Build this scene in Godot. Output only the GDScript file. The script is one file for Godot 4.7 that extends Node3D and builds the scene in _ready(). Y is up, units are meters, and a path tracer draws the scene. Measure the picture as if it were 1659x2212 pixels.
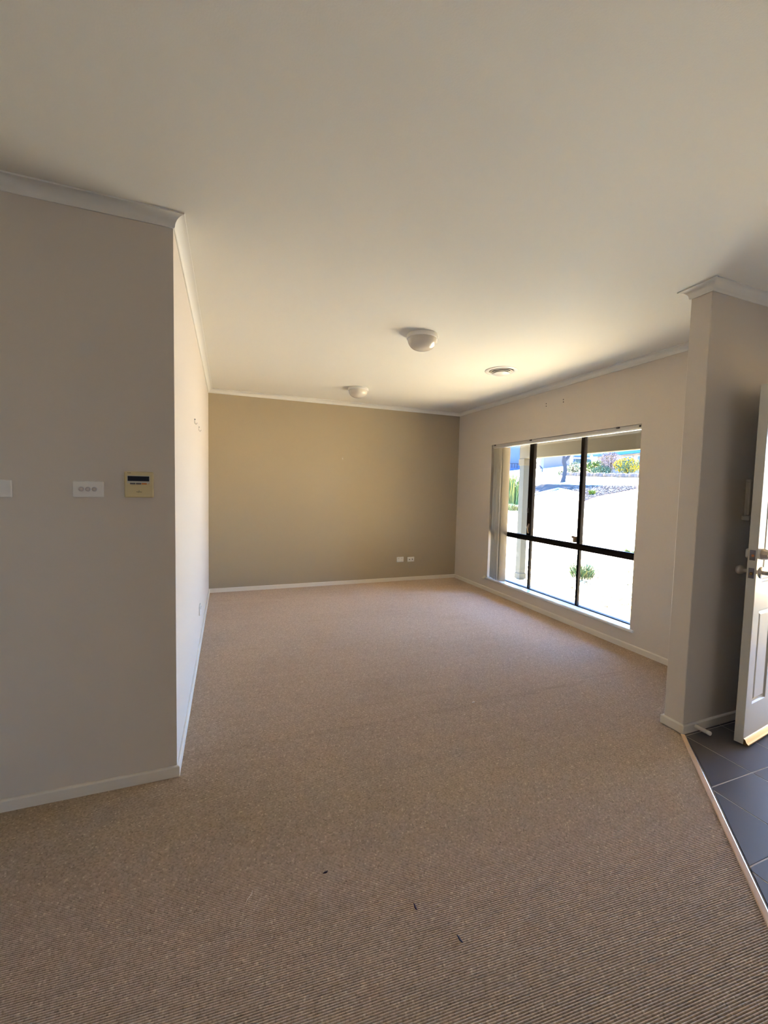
extends Node3D

# ---- room measures (metres): x to the window wall, y up, z towards the camera
const H := 2.6
const W := 3.632
const D := 3.579
const NX := 2.755
const NZ0 := 0.446
const NZ1 := 0.56
const FARZ := 6.6
const FARX := -5.2
const EX := 0.40
const CB := 0.0517
const CO := 0.0508
const SK := 0.053
const SO := 0.0129

var M := {}
var used := {}
var rng := RandomNumberGenerator.new()


func _ready() -> void:
	rng.seed = 7
	# ---------------- camera
	var cam := Camera3D.new()
	cam.name = "camera"
	cam.fov = 102.238
	cam.near = 0.05
	cam.far = 400.0
	cam.transform = Transform3D(Basis.from_euler(Vector3(deg_to_rad(-3.4457), deg_to_rad(-20.7654), deg_to_rad(1.3299)), EULER_ORDER_YXZ), Vector3(0.2293, 1.4164, 2.1386))
	add_child(cam)
	cam.current = true
	# ---------------- sky and exposure
	var we := WorldEnvironment.new()
	we.name = "world_environment"
	var env := Environment.new()
	env.background_mode = Environment.BG_SKY
	var sky := Sky.new()
	var psm := ProceduralSkyMaterial.new()
	psm.sky_top_color = lin(0.12, 0.30, 0.75)
	psm.sky_horizon_color = lin(0.42, 0.68, 0.98)
	psm.sky_curve = 0.15
	psm.ground_bottom_color = lin(0.30, 0.26, 0.20)
	psm.ground_horizon_color = lin(0.42, 0.42, 0.40)
	psm.sky_energy_multiplier = 5.0
	psm.ground_energy_multiplier = 2.0
	psm.sun_angle_max = 1.0
	sky.sky_material = psm
	env.sky = sky
	env.tonemap_mode = Environment.TONE_MAPPER_LINEAR
	env.tonemap_exposure = 1.02
	env.sdfgi_enabled = true
	env.ssao_enabled = true
	env.ssil_enabled = true
	we.environment = env
	add_child(we)
	# ---------------- sun: high, behind the street trees
	var sun := DirectionalLight3D.new()
	sun.name = "sun"
	sun.light_color = lin(1.0, 0.90, 0.73)
	sun.light_energy = 48.0
	sun.light_angular_distance = 0.53
	sun.shadow_enabled = true
	var to_sun := Vector3(0.34, 0.87, -0.36).normalized()
	sun.transform = Transform3D(Basis.looking_at(-to_sun, Vector3(0, 0, -1)), Vector3(8, 12, -8))
	add_child(sun)

	materials()
	shell()
	trims()
	window_unit()
	floors()
	front_door()
	blind()
	fittings()
	small_things()
	porch()
	yard()
	houses()
	plants()


# =====================================================================  helpers
func lin(r: float, g: float, b: float, a := 1.0) -> Color:
	return Color(r, g, b, a).linear_to_srgb()


func mk(r: float, g: float, b: float, rough := 0.6, metal := 0.0, spec := 0.5) -> StandardMaterial3D:
	var m := StandardMaterial3D.new()
	m.albedo_color = lin(r, g, b)
	m.roughness = rough
	m.metallic = metal
	m.metallic_specular = spec
	return m


# houses across the street; blue walls carry their sky-lit shade as colour
func mkh(r: float, g: float, b: float, rough := 0.6, metal := 0.0, spec := 0.5) -> StandardMaterial3D:
	return mk(r * 0.23, g * 0.23, b * 0.23, rough, metal, 0.08)


# things out in the full sun
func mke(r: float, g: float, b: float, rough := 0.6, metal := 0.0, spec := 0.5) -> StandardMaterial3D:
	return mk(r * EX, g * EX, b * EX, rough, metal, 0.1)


func numbered(called: String) -> String:
	var n: int = used.get(called, 0)
	used[called] = n + 1
	return called if n == 0 else "%s_%03d" % [called, n]


func tag(o: Node3D, label: String, category: String, group := "") -> Node3D:
	o.set_meta("label", label)
	o.set_meta("category", category)
	if group:
		o.set_meta("group", group)
	return o


func thing(called: String, label: String, category: String, at := Vector3.ZERO, turn := 0.0, group := "") -> Node3D:
	var o := Node3D.new()
	o.name = numbered(called)
	o.position = at
	o.rotation.y = turn
	add_child(o)
	tag(o, label, category, group)
	return o


func sgroup(called: String, label: String, at := Vector3.ZERO, turn := 0.0) -> Node3D:
	var o := Node3D.new()
	o.name = called
	o.position = at
	o.rotation.y = turn
	o.set_meta("kind", "structure")
	o.set_meta("label", label)
	add_child(o)
	return o


func st_new() -> SurfaceTool:
	var st := SurfaceTool.new()
	st.begin(Mesh.PRIMITIVE_TRIANGLES)
	return st


func obj(called: String, st: SurfaceTool, m: Material, parent: Node3D = self) -> MeshInstance3D:
	var o := MeshInstance3D.new()
	o.name = called
	o.mesh = st.commit()
	o.material_override = m
	parent.add_child(o, true)
	return o


func struct(called: String, st: SurfaceTool, m: Material, label: String) -> MeshInstance3D:
	var o := obj(called, st, m)
	o.set_meta("kind", "structure")
	o.set_meta("label", label)
	return o


func inst(called: String, mesh: Mesh, m: Material, parent: Node3D, xf := Transform3D()) -> MeshInstance3D:
	var o := MeshInstance3D.new()
	o.name = called
	o.mesh = mesh
	o.material_override = m
	o.transform = xf
	parent.add_child(o, true)
	return o


func tri(st: SurfaceTool, a: Vector3, b: Vector3, c: Vector3, na: Vector3, nb: Vector3, nc: Vector3) -> void:
	if (b - a).cross(c - a).dot(na + nb + nc) > 0.0:
		var t := b
		b = c
		c = t
		t = nb
		nb = nc
		nc = t
	st.set_normal(na)
	st.add_vertex(a)
	st.set_normal(nb)
	st.add_vertex(b)
	st.set_normal(nc)
	st.add_vertex(c)


# a flat convex polygon whose front looks along out
func poly(st: SurfaceTool, p: Array, out: Vector3) -> void:
	var n: Vector3 = Vector3.ZERO
	for i in range(1, p.size() - 1):
		n = (p[i] - p[0]).cross(p[i + 1] - p[0])
		if n.length() > 1e-12:
			break
	n = n.normalized()
	if n.dot(out) < 0.0:
		n = -n
	for i in range(1, p.size() - 1):
		tri(st, p[0], p[i], p[i + 1], n, n, n)


# a box with chamfered edges
func box(st: SurfaceTool, c: Vector3, s: Vector3, b := 0.0, bas := Basis()) -> void:
	var h := s * 0.5
	b = minf(b, minf(h.x, minf(h.y, h.z)) * 0.98)
	var ax := [Vector3(1, 0, 0), Vector3(0, 1, 0), Vector3(0, 0, 1)]
	var f := func(v: Vector3) -> Vector3: return c + bas * v
	for k in 3:
		var u: Vector3 = ax[k]
		var v: Vector3 = ax[(k + 1) % 3]
		var w: Vector3 = ax[(k + 2) % 3]
		var hu: float = h[k]
		var hv: float = h[(k + 1) % 3]
		var hw: float = h[(k + 2) % 3]
		for sg in [-1.0, 1.0]:
			poly(st, [f.call(u * hu * sg + v * (hv - b) + w * (hw - b)), f.call(u * hu * sg - v * (hv - b) + w * (hw - b)), f.call(u * hu * sg - v * (hv - b) - w * (hw - b)), f.call(u * hu * sg + v * (hv - b) - w * (hw - b))], bas * (u * sg))
		if b > 0.0:
			for s1 in [-1.0, 1.0]:
				for s2 in [-1.0, 1.0]:
					poly(st, [f.call(v * s1 * hv + w * s2 * (hw - b) + u * (hu - b)), f.call(v * s1 * (hv - b) + w * s2 * hw + u * (hu - b)), f.call(v * s1 * (hv - b) + w * s2 * hw - u * (hu - b)), f.call(v * s1 * hv + w * s2 * (hw - b) - u * (hu - b))], bas * (v * s1 + w * s2))
	if b > 0.0:
		for sx in [-1.0, 1.0]:
			for sy in [-1.0, 1.0]:
				for sz in [-1.0, 1.0]:
					poly(st, [f.call(Vector3(sx * h.x, sy * (h.y - b), sz * (h.z - b))), f.call(Vector3(sx * (h.x - b), sy * h.y, sz * (h.z - b))), f.call(Vector3(sx * (h.x - b), sy * (h.y - b), sz * h.z))], bas * Vector3(sx, sy, sz))


func box2(st: SurfaceTool, a: Vector3, b: Vector3, ch := 0.0) -> void:
	box(st, (a + b) * 0.5, (b - a).abs(), ch)


# profile of (radius, height) turned about the y axis of xf
func lathe(st: SurfaceTool, prof: Array, segs := 32, xf := Transform3D(), flat := false) -> void:
	for i in prof.size() - 1:
		var p: Vector2 = prof[i]
		var q: Vector2 = prof[i + 1]
		if p.is_equal_approx(q):
			continue
		var fn := Vector2(q.y - p.y, p.x - q.x).normalized()
		var np := fn
		var nq := fn
		if not flat:
			if i > 0:
				var o: Vector2 = prof[i - 1]
				var g := Vector2(p.y - o.y, o.x - p.x).normalized()
				if g.dot(fn) > 0.6:
					np = (g + fn).normalized()
			if i < prof.size() - 2:
				var o2: Vector2 = prof[i + 2]
				var g2 := Vector2(o2.y - q.y, q.x - o2.x).normalized()
				if g2.dot(fn) > 0.6:
					nq = (g2 + fn).normalized()
		for k in segs:
			var a0 := TAU * k / segs
			var a1 := TAU * (k + 1) / segs
			var d0 := Vector3(cos(a0), 0, sin(a0))
			var d1 := Vector3(cos(a1), 0, sin(a1))
			var m0 := d0
			var m1 := d1
			if flat:
				m0 = (d0 + d1).normalized()
				m1 = m0
			var v := [d0 * p.x + Vector3(0, p.y, 0), d1 * p.x + Vector3(0, p.y, 0), d1 * q.x + Vector3(0, q.y, 0), d0 * q.x + Vector3(0, q.y, 0)]
			var n := [m0 * np.x + Vector3(0, np.y, 0), m1 * np.x + Vector3(0, np.y, 0), m1 * nq.x + Vector3(0, nq.y, 0), m0 * nq.x + Vector3(0, nq.y, 0)]
			for j in 4:
				v[j] = xf * v[j]
				n[j] = (xf.basis * n[j]).normalized()
			if p.x > 1e-6:
				tri(st, v[0], v[1], v[2], n[0], n[1], n[2])
			if q.x > 1e-6:
				tri(st, v[0], v[2], v[3], n[0], n[2], n[3])


func tube(st: SurfaceTool, pts: Array, radii: Array, segs := 8) -> void:
	var rings := []
	for i in pts.size():
		var d: Vector3 = (pts[mini(i + 1, pts.size() - 1)] - pts[maxi(i - 1, 0)]).normalized()
		var u := d.cross(Vector3(0.31, 0.17, 0.93)).normalized()
		var v := d.cross(u).normalized()
		var ring := []
		for k in segs:
			var a := TAU * k / segs
			ring.append(u * cos(a) + v * sin(a))
		rings.append(ring)
	for i in pts.size() - 1:
		for k in segs:
			var k2 := (k + 1) % segs
			var n0: Vector3 = rings[i][k]
			var n1: Vector3 = rings[i][k2]
			var n2: Vector3 = rings[i + 1][k2]
			var n3: Vector3 = rings[i + 1][k]
			var r0: float = radii[mini(i, radii.size() - 1)]
			var r1: float = radii[mini(i + 1, radii.size() - 1)]
			tri(st, pts[i] + n0 * r0, pts[i] + n1 * r0, pts[i + 1] + n2 * r1, n0, n1, n2)
			tri(st, pts[i] + n0 * r0, pts[i + 1] + n2 * r1, pts[i + 1] + n3 * r1, n0, n2, n3)
	for e in [0, pts.size() - 1]:
		var c: Vector3 = pts[e]
		var out: Vector3 = (pts[0] - pts[1]) if e == 0 else (pts[e] - pts[e - 1])
		var r: float = radii[mini(e, radii.size() - 1)]
		var cap := []
		for k in segs:
			cap.append(c + rings[e][k] * r)
		poly(st, cap, out)


# profile of (out from the wall, height) run from p to q; n points into the room; m0, m1: +1 inside corner, -1 outside corner, 0 square end
func run(st: SurfaceTool, prof: Array, p: Vector3, q: Vector3, n: Vector3, m0: float, m1: float, smooth_from := -1, smooth_to := -1) -> void:
	var t := (q - p).normalized()
	var at := func(v: Vector2, e: int) -> Vector3:
		return (p + t * v.x * m0 if e == 0 else q - t * v.x * m1) + n * v.x + Vector3(0, v.y, 0)
	var fn := []
	for i in prof.size() - 1:
		var d: Vector2 = prof[i + 1] - prof[i]
		fn.append(Vector2(-d.y, d.x).normalized())
	for i in prof.size() - 1:
		var na: Vector2 = fn[i]
		var nb: Vector2 = fn[i]
		if i > smooth_from and i <= smooth_to:
			na = (fn[i] + fn[i - 1]).normalized()
		if i >= smooth_from and i < smooth_to:
			nb = (fn[i] + fn[i + 1]).normalized()
		var va: Vector3 = n * na.x + Vector3(0, na.y, 0)
		var vb: Vector3 = n * nb.x + Vector3(0, nb.y, 0)
		var a: Vector3 = at.call(prof[i], 0)
		var b: Vector3 = at.call(prof[i + 1], 0)
		var c: Vector3 = at.call(prof[i + 1], 1)
		var d2: Vector3 = at.call(prof[i], 1)
		tri(st, a, b, c, va, vb, vb)
		tri(st, a, c, d2, va, vb, va)


func noise_tex(freq: float, size := 512, octaves := 3, bump := false) -> NoiseTexture2D:
	var n := FastNoiseLite.new()
	n.seed = 11
	n.noise_type = FastNoiseLite.TYPE_SIMPLEX_SMOOTH
	n.frequency = freq
	n.fractal_octaves = octaves
	var t := NoiseTexture2D.new()
	t.width = size
	t.height = size
	t.seamless = true
	t.noise = n
	if bump:
		t.as_normal_map = true
		t.bump_strength = 2.0
	return t


func materials() -> void:
	var roller := noise_tex(0.06, 512, 3, true)
	var wall := func(r: float, g: float, b: float, rough: float) -> StandardMaterial3D:
		var m := mk(r, g, b, rough)
		m.normal_enabled = true
		m.normal_texture = roller
		m.normal_scale = 0.12
		m.uv1_triplanar = true
		m.uv1_world_triplanar = true
		m.uv1_scale = Vector3(4, 4, 4)
		return m
	M.wall = wall.call(0.63, 0.563, 0.485, 0.62)
	M.accent = wall.call(0.345, 0.29, 0.205, 0.62)
	M.ceiling = wall.call(0.85, 0.81, 0.71, 0.8)
	M.trim = mk(0.74, 0.68, 0.59, 0.4)
	M.cornice = mk(0.82, 0.785, 0.70, 0.6)
	M.sill = mk(0.78, 0.77, 0.75, 0.12, 0.0, 0.6)
	M.bronze = mk(0.006, 0.0045, 0.004, 0.5, 0.0, 0.14)
	M.white_plastic = mk(0.80, 0.77, 0.72, 0.3)
	M.knob = mk(0.52, 0.46, 0.43, 0.28, 0.2)
	M.cream_plastic = mk(0.62, 0.52, 0.29, 0.5)
	M.dark = mk(0.02, 0.02, 0.022, 0.4)
	M.lcd = mk(0.018, 0.02, 0.03, 0.45, 0.0, 0.25)
	M.orange = mk(0.62, 0.20, 0.03, 0.4)
	M.grey_key = mk(0.09, 0.08, 0.085, 0.4)
	M.silver = mk(0.62, 0.62, 0.63, 0.3, 0.5)
	M.steel = mk(0.55, 0.50, 0.45, 0.3, 1.0)
	M.plate_metal = mk(0.14, 0.13, 0.15, 0.35, 0.8)
	M.brass = mk(0.25, 0.155, 0.06, 0.42, 1.0)
	M.door_paint = mk(0.60, 0.57, 0.50, 0.2, 0.0, 0.35)
	M.slat = mk(0.27, 0.245, 0.20, 0.8)
	M.track = mk(0.50, 0.48, 0.46, 0.4)
	M.strip = mk(0.60, 0.42, 0.28, 0.6, 0.0, 0.3)
	M.strip_edge = mk(0.80, 0.80, 0.80, 0.22, 1.0)
	M.grout = mk(0.50, 0.44, 0.40, 0.9)
	M.opal = mk(0.60, 0.56, 0.50, 0.08)
	M.pane = StandardMaterial3D.new()
	M.pane.transparency = BaseMaterial3D.TRANSPARENCY_ALPHA
	M.pane.albedo_color = Color(0.95, 0.98, 0.97, 0.04)
	M.pane.roughness = 0.02
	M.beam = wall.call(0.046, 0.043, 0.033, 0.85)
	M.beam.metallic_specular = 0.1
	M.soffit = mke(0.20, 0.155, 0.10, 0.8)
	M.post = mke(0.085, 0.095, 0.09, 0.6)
	M.brick = mk(0.30, 0.20, 0.14, 0.9)
	M.tile = []
	for k in 3:
		var t := mk(0.062 + 0.006 * k, 0.058 + 0.005 * k, 0.064 + 0.005 * k, 0.46 + 0.04 * k, 0.0, 0.4)
		t.normal_enabled = true
		t.normal_texture = roller
		t.normal_scale = 0.10
		t.uv1_triplanar = true
		t.uv1_world_triplanar = true
		t.uv1_scale = Vector3(6, 6, 6)
		M.tile.append(t)


# =====================================================================  room shell
func shell() -> void:
	var st := st_new()
	box2(st, Vector3(-0.13, 0, -D - 0.13), Vector3(W + 0.25, H, -D))
	struct("wall_back", st, M.accent, "taupe painted feature wall at the far end of the room")
	st = st_new()
	box2(st, Vector3(-0.13, 0, -D), Vector3(0, H, 0))
	struct("wall_left", st, M.wall, "long cream side wall receding on the left, lit from the window")
	st = st_new()
	box2(st, Vector3(FARX, 0, -0.13), Vector3(-0.13, H, 0))
	struct("wall_front_left", st, M.wall, "shaded cream wall with the switches at the left edge")
	# window wall with the opening, then the entry part with the doorway
	st = st_new()
	var a := -2.70
	var b := -0.497
	var y0 := 0.19
	var y1 := 2.027
	box2(st, Vector3(W, 0, -D), Vector3(W + 0.25, y0, NZ0))
	box2(st, Vector3(W, y1, -D), Vector3(W + 0.25, H, NZ0))
	box2(st, Vector3(W, y0, -D), Vector3(W + 0.25, y1, a))
	box2(st, Vector3(W, y0, b), Vector3(W + 0.25, y1, NZ0))
	struct("wall_right", st, M.wall, "cream wall around the big front window")
	st = st_new()
	box2(st, Vector3(NX, 0, NZ0), Vector3(W + 0.25, H, NZ1), 0.003)
	struct("wall_nib", st, M.wall, "short cream wall end between the window bay and the entry")
	st = st_new()
	box2(st, Vector3(W, 2.06, NZ1), Vector3(W + 0.25, H, FARZ))
	box2(st, Vector3(W, 0, 1.47), Vector3(W + 0.25, 2.06, FARZ))
	struct("wall_entry", st, M.wall, "cream wall with the front doorway beside the tiles")
	# rest of the house behind the camera; unseen opening added for fill
	st = st_new()
	var wx0 := -0.5
	var wx1 := 2.9
	box2(st, Vector3(FARX, 0, FARZ), Vector3(wx0, H, FARZ + 0.2))
	box2(st, Vector3(wx1, 0, FARZ), Vector3(W + 0.25, H, FARZ + 0.2))
	box2(st, Vector3(wx0, 2.1, FARZ), Vector3(wx1, H, FARZ + 0.2))
	box2(st, Vector3(wx0, 0, FARZ), Vector3(wx1, 0.3, FARZ + 0.2))
	struct("wall_rear", st, M.wall, "cream wall behind the camera with a wide unseen opening added for fill light")
	st = st_new()
	box2(st, Vector3(FARX - 0.2, 0, -0.13), Vector3(FARX, H, FARZ + 0.2))
	struct("wall_far_left", st, M.wall, "cream end wall of the open living space")
	st = st_new()
	box2(st, Vector3(FARX - 0.2, H, -D - 0.13), Vector3(W + 0.25, H + 0.15, FARZ + 0.2))
	struct("ceiling", st, M.ceiling, "flat off-white plaster ceiling")
	# unseen wall added beyond the entry to cut light on the door
	st = st_new()
	box2(st, Vector3(W + 0.25, -0.2, 1.95), Vector3(10.0, 2.6, 2.2))
	struct("wall_added_screen", st, mk(0.30, 0.21, 0.09, 0.9), "unseen tan wall added beside the entry porch to dim the door")
	# front porch slab
	st = st_new()
	box2(st, Vector3(W + 0.25, -0.12, 0.3), Vector3(5.3, -0.02, 1.95), 0.005)
	struct("porch_floor", st, mk(0.34, 0.32, 0.29, 0.8), "concrete slab outside the front door")


func trims() -> void:
	# cove cornice: wall edge, concave curve, ceiling edge (x out from wall, y below ceiling)
	var prof := [Vector2(0.0, -CB), Vector2(0.006, -CB), Vector2(0.008, -CB + 0.005)]
	for k in range(0, 9):
		var t := deg_to_rad(90.0 * k / 8.0)
		prof.append(Vector2(CO - 0.005 - 0.037 * cos(t), -CB + 0.006 + 0.038 * sin(t)))
	prof.append(Vector2(CO, -0.007))
	prof.append(Vector2(CO, 0.0))
	var sk := [Vector2(SO, 0.0), Vector2(SO, SK - 0.007), Vector2(SO - 0.002, SK - 0.003), Vector2(SO - 0.006, SK - 0.0005), Vector2(SO - 0.009, SK), Vector2(0, SK)]
	var up := Vector3(0, H, 0)
	var segs := [
		["front_left", Vector3(FARX, 0, 0), Vector3(0, 0, 0), Vector3(0, 0, 1), 1, -1],
		["left", Vector3(0, 0, 0), Vector3(0, 0, -D), Vector3(1, 0, 0), -1, 1],
		["back", Vector3(0, 0, -D), Vector3(W, 0, -D), Vector3(0, 0, 1), 1, 1],
		["right", Vector3(W, 0, -D), Vector3(W, 0, NZ0), Vector3(-1, 0, 0), 1, 1],
		["nib_back", Vector3(W, 0, NZ0), Vector3(NX, 0, NZ0), Vector3(0, 0, -1), 1, -1],
		["nib_end", Vector3(NX, 0, NZ0), Vector3(NX, 0, NZ1), Vector3(-1, 0, 0), -1, -1],
		["nib_front", Vector3(NX, 0, NZ1), Vector3(W, 0, NZ1), Vector3(0, 0, 1), -1, 1],
		["entry", Vector3(W, 0, NZ1), Vector3(W, 0, FARZ), Vector3(-1, 0, 0), 1, 1],
		["rear", Vector3(W, 0, FARZ), Vector3(FARX, 0, FARZ), Vector3(0, 0, -1), 1, 1],
	]
	var words := {"front_left": "the wall with the switches", "left": "the long left wall", "back": "the taupe back wall", "right": "the window wall", "nib_back": "the window side of the wall end", "nib_end": "the end face of the short wall", "nib_front": "the entry side of the short wall", "entry": "the entry wall", "rear": "the wall behind the camera"}
	var n := 1
	for s in segs:
		var st := st_new()
		run(st, prof, s[1] + up, s[2] + up, s[3], s[4], s[5], 2, 11)
		struct("trim_%d" % n, st, M.cornice, "off-white cove cornice above " + words[s[0]])
		n += 1
	for s in segs:
		if s[0] == "rear":
			continue
		var st := st_new()
		if s[0] == "entry":
			run(st, sk, Vector3(W, 0, 1.55), s[2], s[3], 0, 1, 1, 3)
		else:
			run(st, sk, s[1], s[2], s[3], s[4], s[5], 1, 3)
		struct("baseboard_" + s[0], st, M.trim, "cream skirting board along " + words[s[0]])


# =====================================================================  window
func window_unit() -> void:
	var z0 := -2.70
	var z1 := -0.497
	var y0 := 0.19
	var y1 := 2.027
	var w := sgroup("window_1", "large dark bronze aluminium window of six panes looking onto the front yard", Vector3(W + 0.13, y0, (z0 + z1) * 0.5))
	var o := w.position
	var bar := func(called: String, a: Vector3, b: Vector3, ch := 0.003) -> MeshInstance3D:
		var st := st_new()
		box2(st, a - o, b - o, ch)
		return obj(called, st, M.bronze, w)
	var xa := W + 0.095
	var xb := W + 0.142
	bar.call("frame_head", Vector3(xa, y1 - 0.034, z0), Vector3(xb, y1, z1))
	bar.call("frame_sill", Vector3(xa, y0, z0), Vector3(xb, y0 + 0.009, z1))
	bar.call("frame_jamb", Vector3(xa, y0 + 0.016, z0), Vector3(xb, y1 - 0.034, z0 + 0.035))
	bar.call("frame_jamb", Vector3(xa, y0 + 0.016, z1 - 0.035), Vector3(xb, y1 - 0.034, z1))
	var ty0 := 0.795
	var ty1 := 0.853
	bar.call("transom", Vector3(xa - 0.012, ty0, z0 + 0.035), Vector3(xb, ty1, z1 - 0.035))
	bar.call("transom_lip", Vector3(xa - 0.006, ty1, z0 + 0.035), Vector3(xa + 0.02, ty1 + 0.008, z1 - 0.035), 0.002)
	var mz := [-1.990, -1.226]
	for k in 2:
		bar.call("mullion", Vector3(xa, ty1, mz[k] - 0.022), Vector3(xb, y1 - 0.034, mz[k] + 0.022))
		bar.call("lower_mullion", Vector3(xa + 0.01, y0 + 0.009, mz[k] - 0.013), Vector3(xb, ty0, mz[k] + 0.013))
	# opening sash in the upper left light: its own stiles and rails
	bar.call("sash_stile", Vector3(xa + 0.006, ty1 + 0.008, mz[0] - 0.062), Vector3(xb - 0.01, y1 - 0.036, mz[0] - 0.024))
	bar.call("sash_stile", Vector3(xa + 0.006, ty1 + 0.008, z0 + 0.036), Vector3(xb - 0.01, y1 - 0.036, z0 + 0.07))
	# winder and latch hardware
	var st := st_new()
	box2(st, Vector3(xa - 0.012, 0.885, mz[0] - 0.012) - o, Vector3(xa, 1.005, mz[0] + 0.004) - o, 0.002)
	tube(st, [Vector3(xa - 0.02, 0.99, mz[0] - 0.004) - o, Vector3(xa - 0.034, 0.94, mz[0] + 0.0) - o, Vector3(xa - 0.02, 0.89, mz[0] - 0.002) - o], [0.006, 0.005, 0.006])
	obj("winder_handle", st, mk(0.20, 0.18, 0.16, 0.4, 0.7), w)
	st = st_new()
	lathe(st, [Vector2(0, 0.008), Vector2(0.010, 0.006), Vector2(0.013, 0.0)], 14, Transform3D(Basis(Vector3(0, 0, 1), PI / 2), Vector3(xa + 0.004, 0.955, mz[0] - 0.045) - o))
	obj("lock_cylinder", st, mk(0.75, 0.73, 0.68, 0.3), w)
	st = st_new()
	box2(st, Vector3(xa - 0.014, 0.87, mz[1] - 0.062) - o, Vector3(xa + 0.01, 0.935, mz[1] - 0.024) - o, 0.003)
	box2(st, Vector3(xa - 0.024, 0.915, mz[1] - 0.070) - o, Vector3(xa - 0.008, 0.94, mz[1] - 0.045) - o, 0.003)
	obj("latch", st, mk(0.20, 0.14, 0.09, 0.4, 0.6), w)
	st = st_new()
	box2(st, Vector3(xa - 0.008, 1.14, mz[0] - 0.05) - o, Vector3(xa + 0.006, 1.20, mz[0] - 0.03) - o, 0.002)
	obj("stay_block", st, M.plate_metal, w)
	# panes
	var edges := [z0 + 0.03, mz[0], mz[1], z1 - 0.03]
	for r in 2:
		for c in 3:
			var g := st_new()
			var ya := y0 + 0.012 if r == 0 else ty1
			var yb := ty0 if r == 0 else y1 - 0.03
			var x := xb - 0.03
			poly(g, [Vector3(x, ya, edges[c]) - o, Vector3(x, yb, edges[c]) - o, Vector3(x, yb, edges[c + 1]) - o, Vector3(x, ya, edges[c + 1]) - o], Vector3(-1, 0, 0))
			obj("pane", g, M.pane, w)
	# inner sill board with nosing and horns
	var s := st_new()
	box2(s, Vector3(W - 0.004, 0.163, z0), Vector3(xa + 0.002, 0.191, z1))
	box2(s, Vector3(W - 0.024, 0.163, -2.755), Vector3(W - 0.003, 0.191, -0.448), 0.007)
	struct("window_sill", s, M.sill, "glossy white sill board under the big window")


# =====================================================================  floors
func carpet_maps() -> Array:
	var n := 1024
	var ribs := 100
	var px := float(n) / ribs
	var fn := FastNoiseLite.new()
	fn.seed = 3
	fn.noise_type = FastNoiseLite.TYPE_SIMPLEX
	fn.frequency = 0.012
	var col := Image.create(n, n, false, Image.FORMAT_RGB8)
	var hgt := Image.create(n, n, false, Image.FORMAT_L8)
	var r := RandomNumberGenerator.new()
	r.seed = 21
	# per loop tone: each rib is a row of yarn loops
	var loops := 110
	var tone := PackedFloat32Array()
	tone.resize(ribs * loops)
	for i in tone.size():
		tone[i] = r.randfn(0.0, 1.0)
	var shift := PackedFloat32Array()
	shift.resize(ribs)
	for i in ribs:
		shift[i] = r.randf()
	for y in n:
		for x in n:
			# wander of the rows, periodic in x and y
			var v := y / px
			v = fposmod(v, ribs)
			var row := int(v) % ribs
			var f := v - floorf(v)
			var ridge := sin(PI * f)
			ridge = pow(ridge, 0.75)
			var u := fposmod(x * float(loops) / n + shift[row], loops)
			var li := int(u) % loops
			var g := u - floorf(u)
			var bead := 0.86 + 0.14 * sin(PI * g)
			var sm := smoothstep(0.25, 1.0, g)
			var t := lerpf(tone[row * loops + li], tone[row * loops + (li + 1) % loops], sm)
			var h := clampf(ridge * bead + 0.05 * t, 0.0, 1.0)
			var k := (0.36 + 0.64 * h) * (1.0 + 0.075 * t)  # grooves darker in colour, adding to the shade between ribs
			var c := Color(0.525 * k, 0.403 * k, 0.303 * k)
			if t > 2.15:
				c = c.lerp(Color(0.72, 0.62, 0.45), 0.5)
			col.set_pixel(x, y, c.linear_to_srgb())
			hgt.set_pixel(x, y, Color(h, h, h))
	return [ImageTexture.create_from_image(col), ImageTexture.create_from_image(hgt)]


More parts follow.
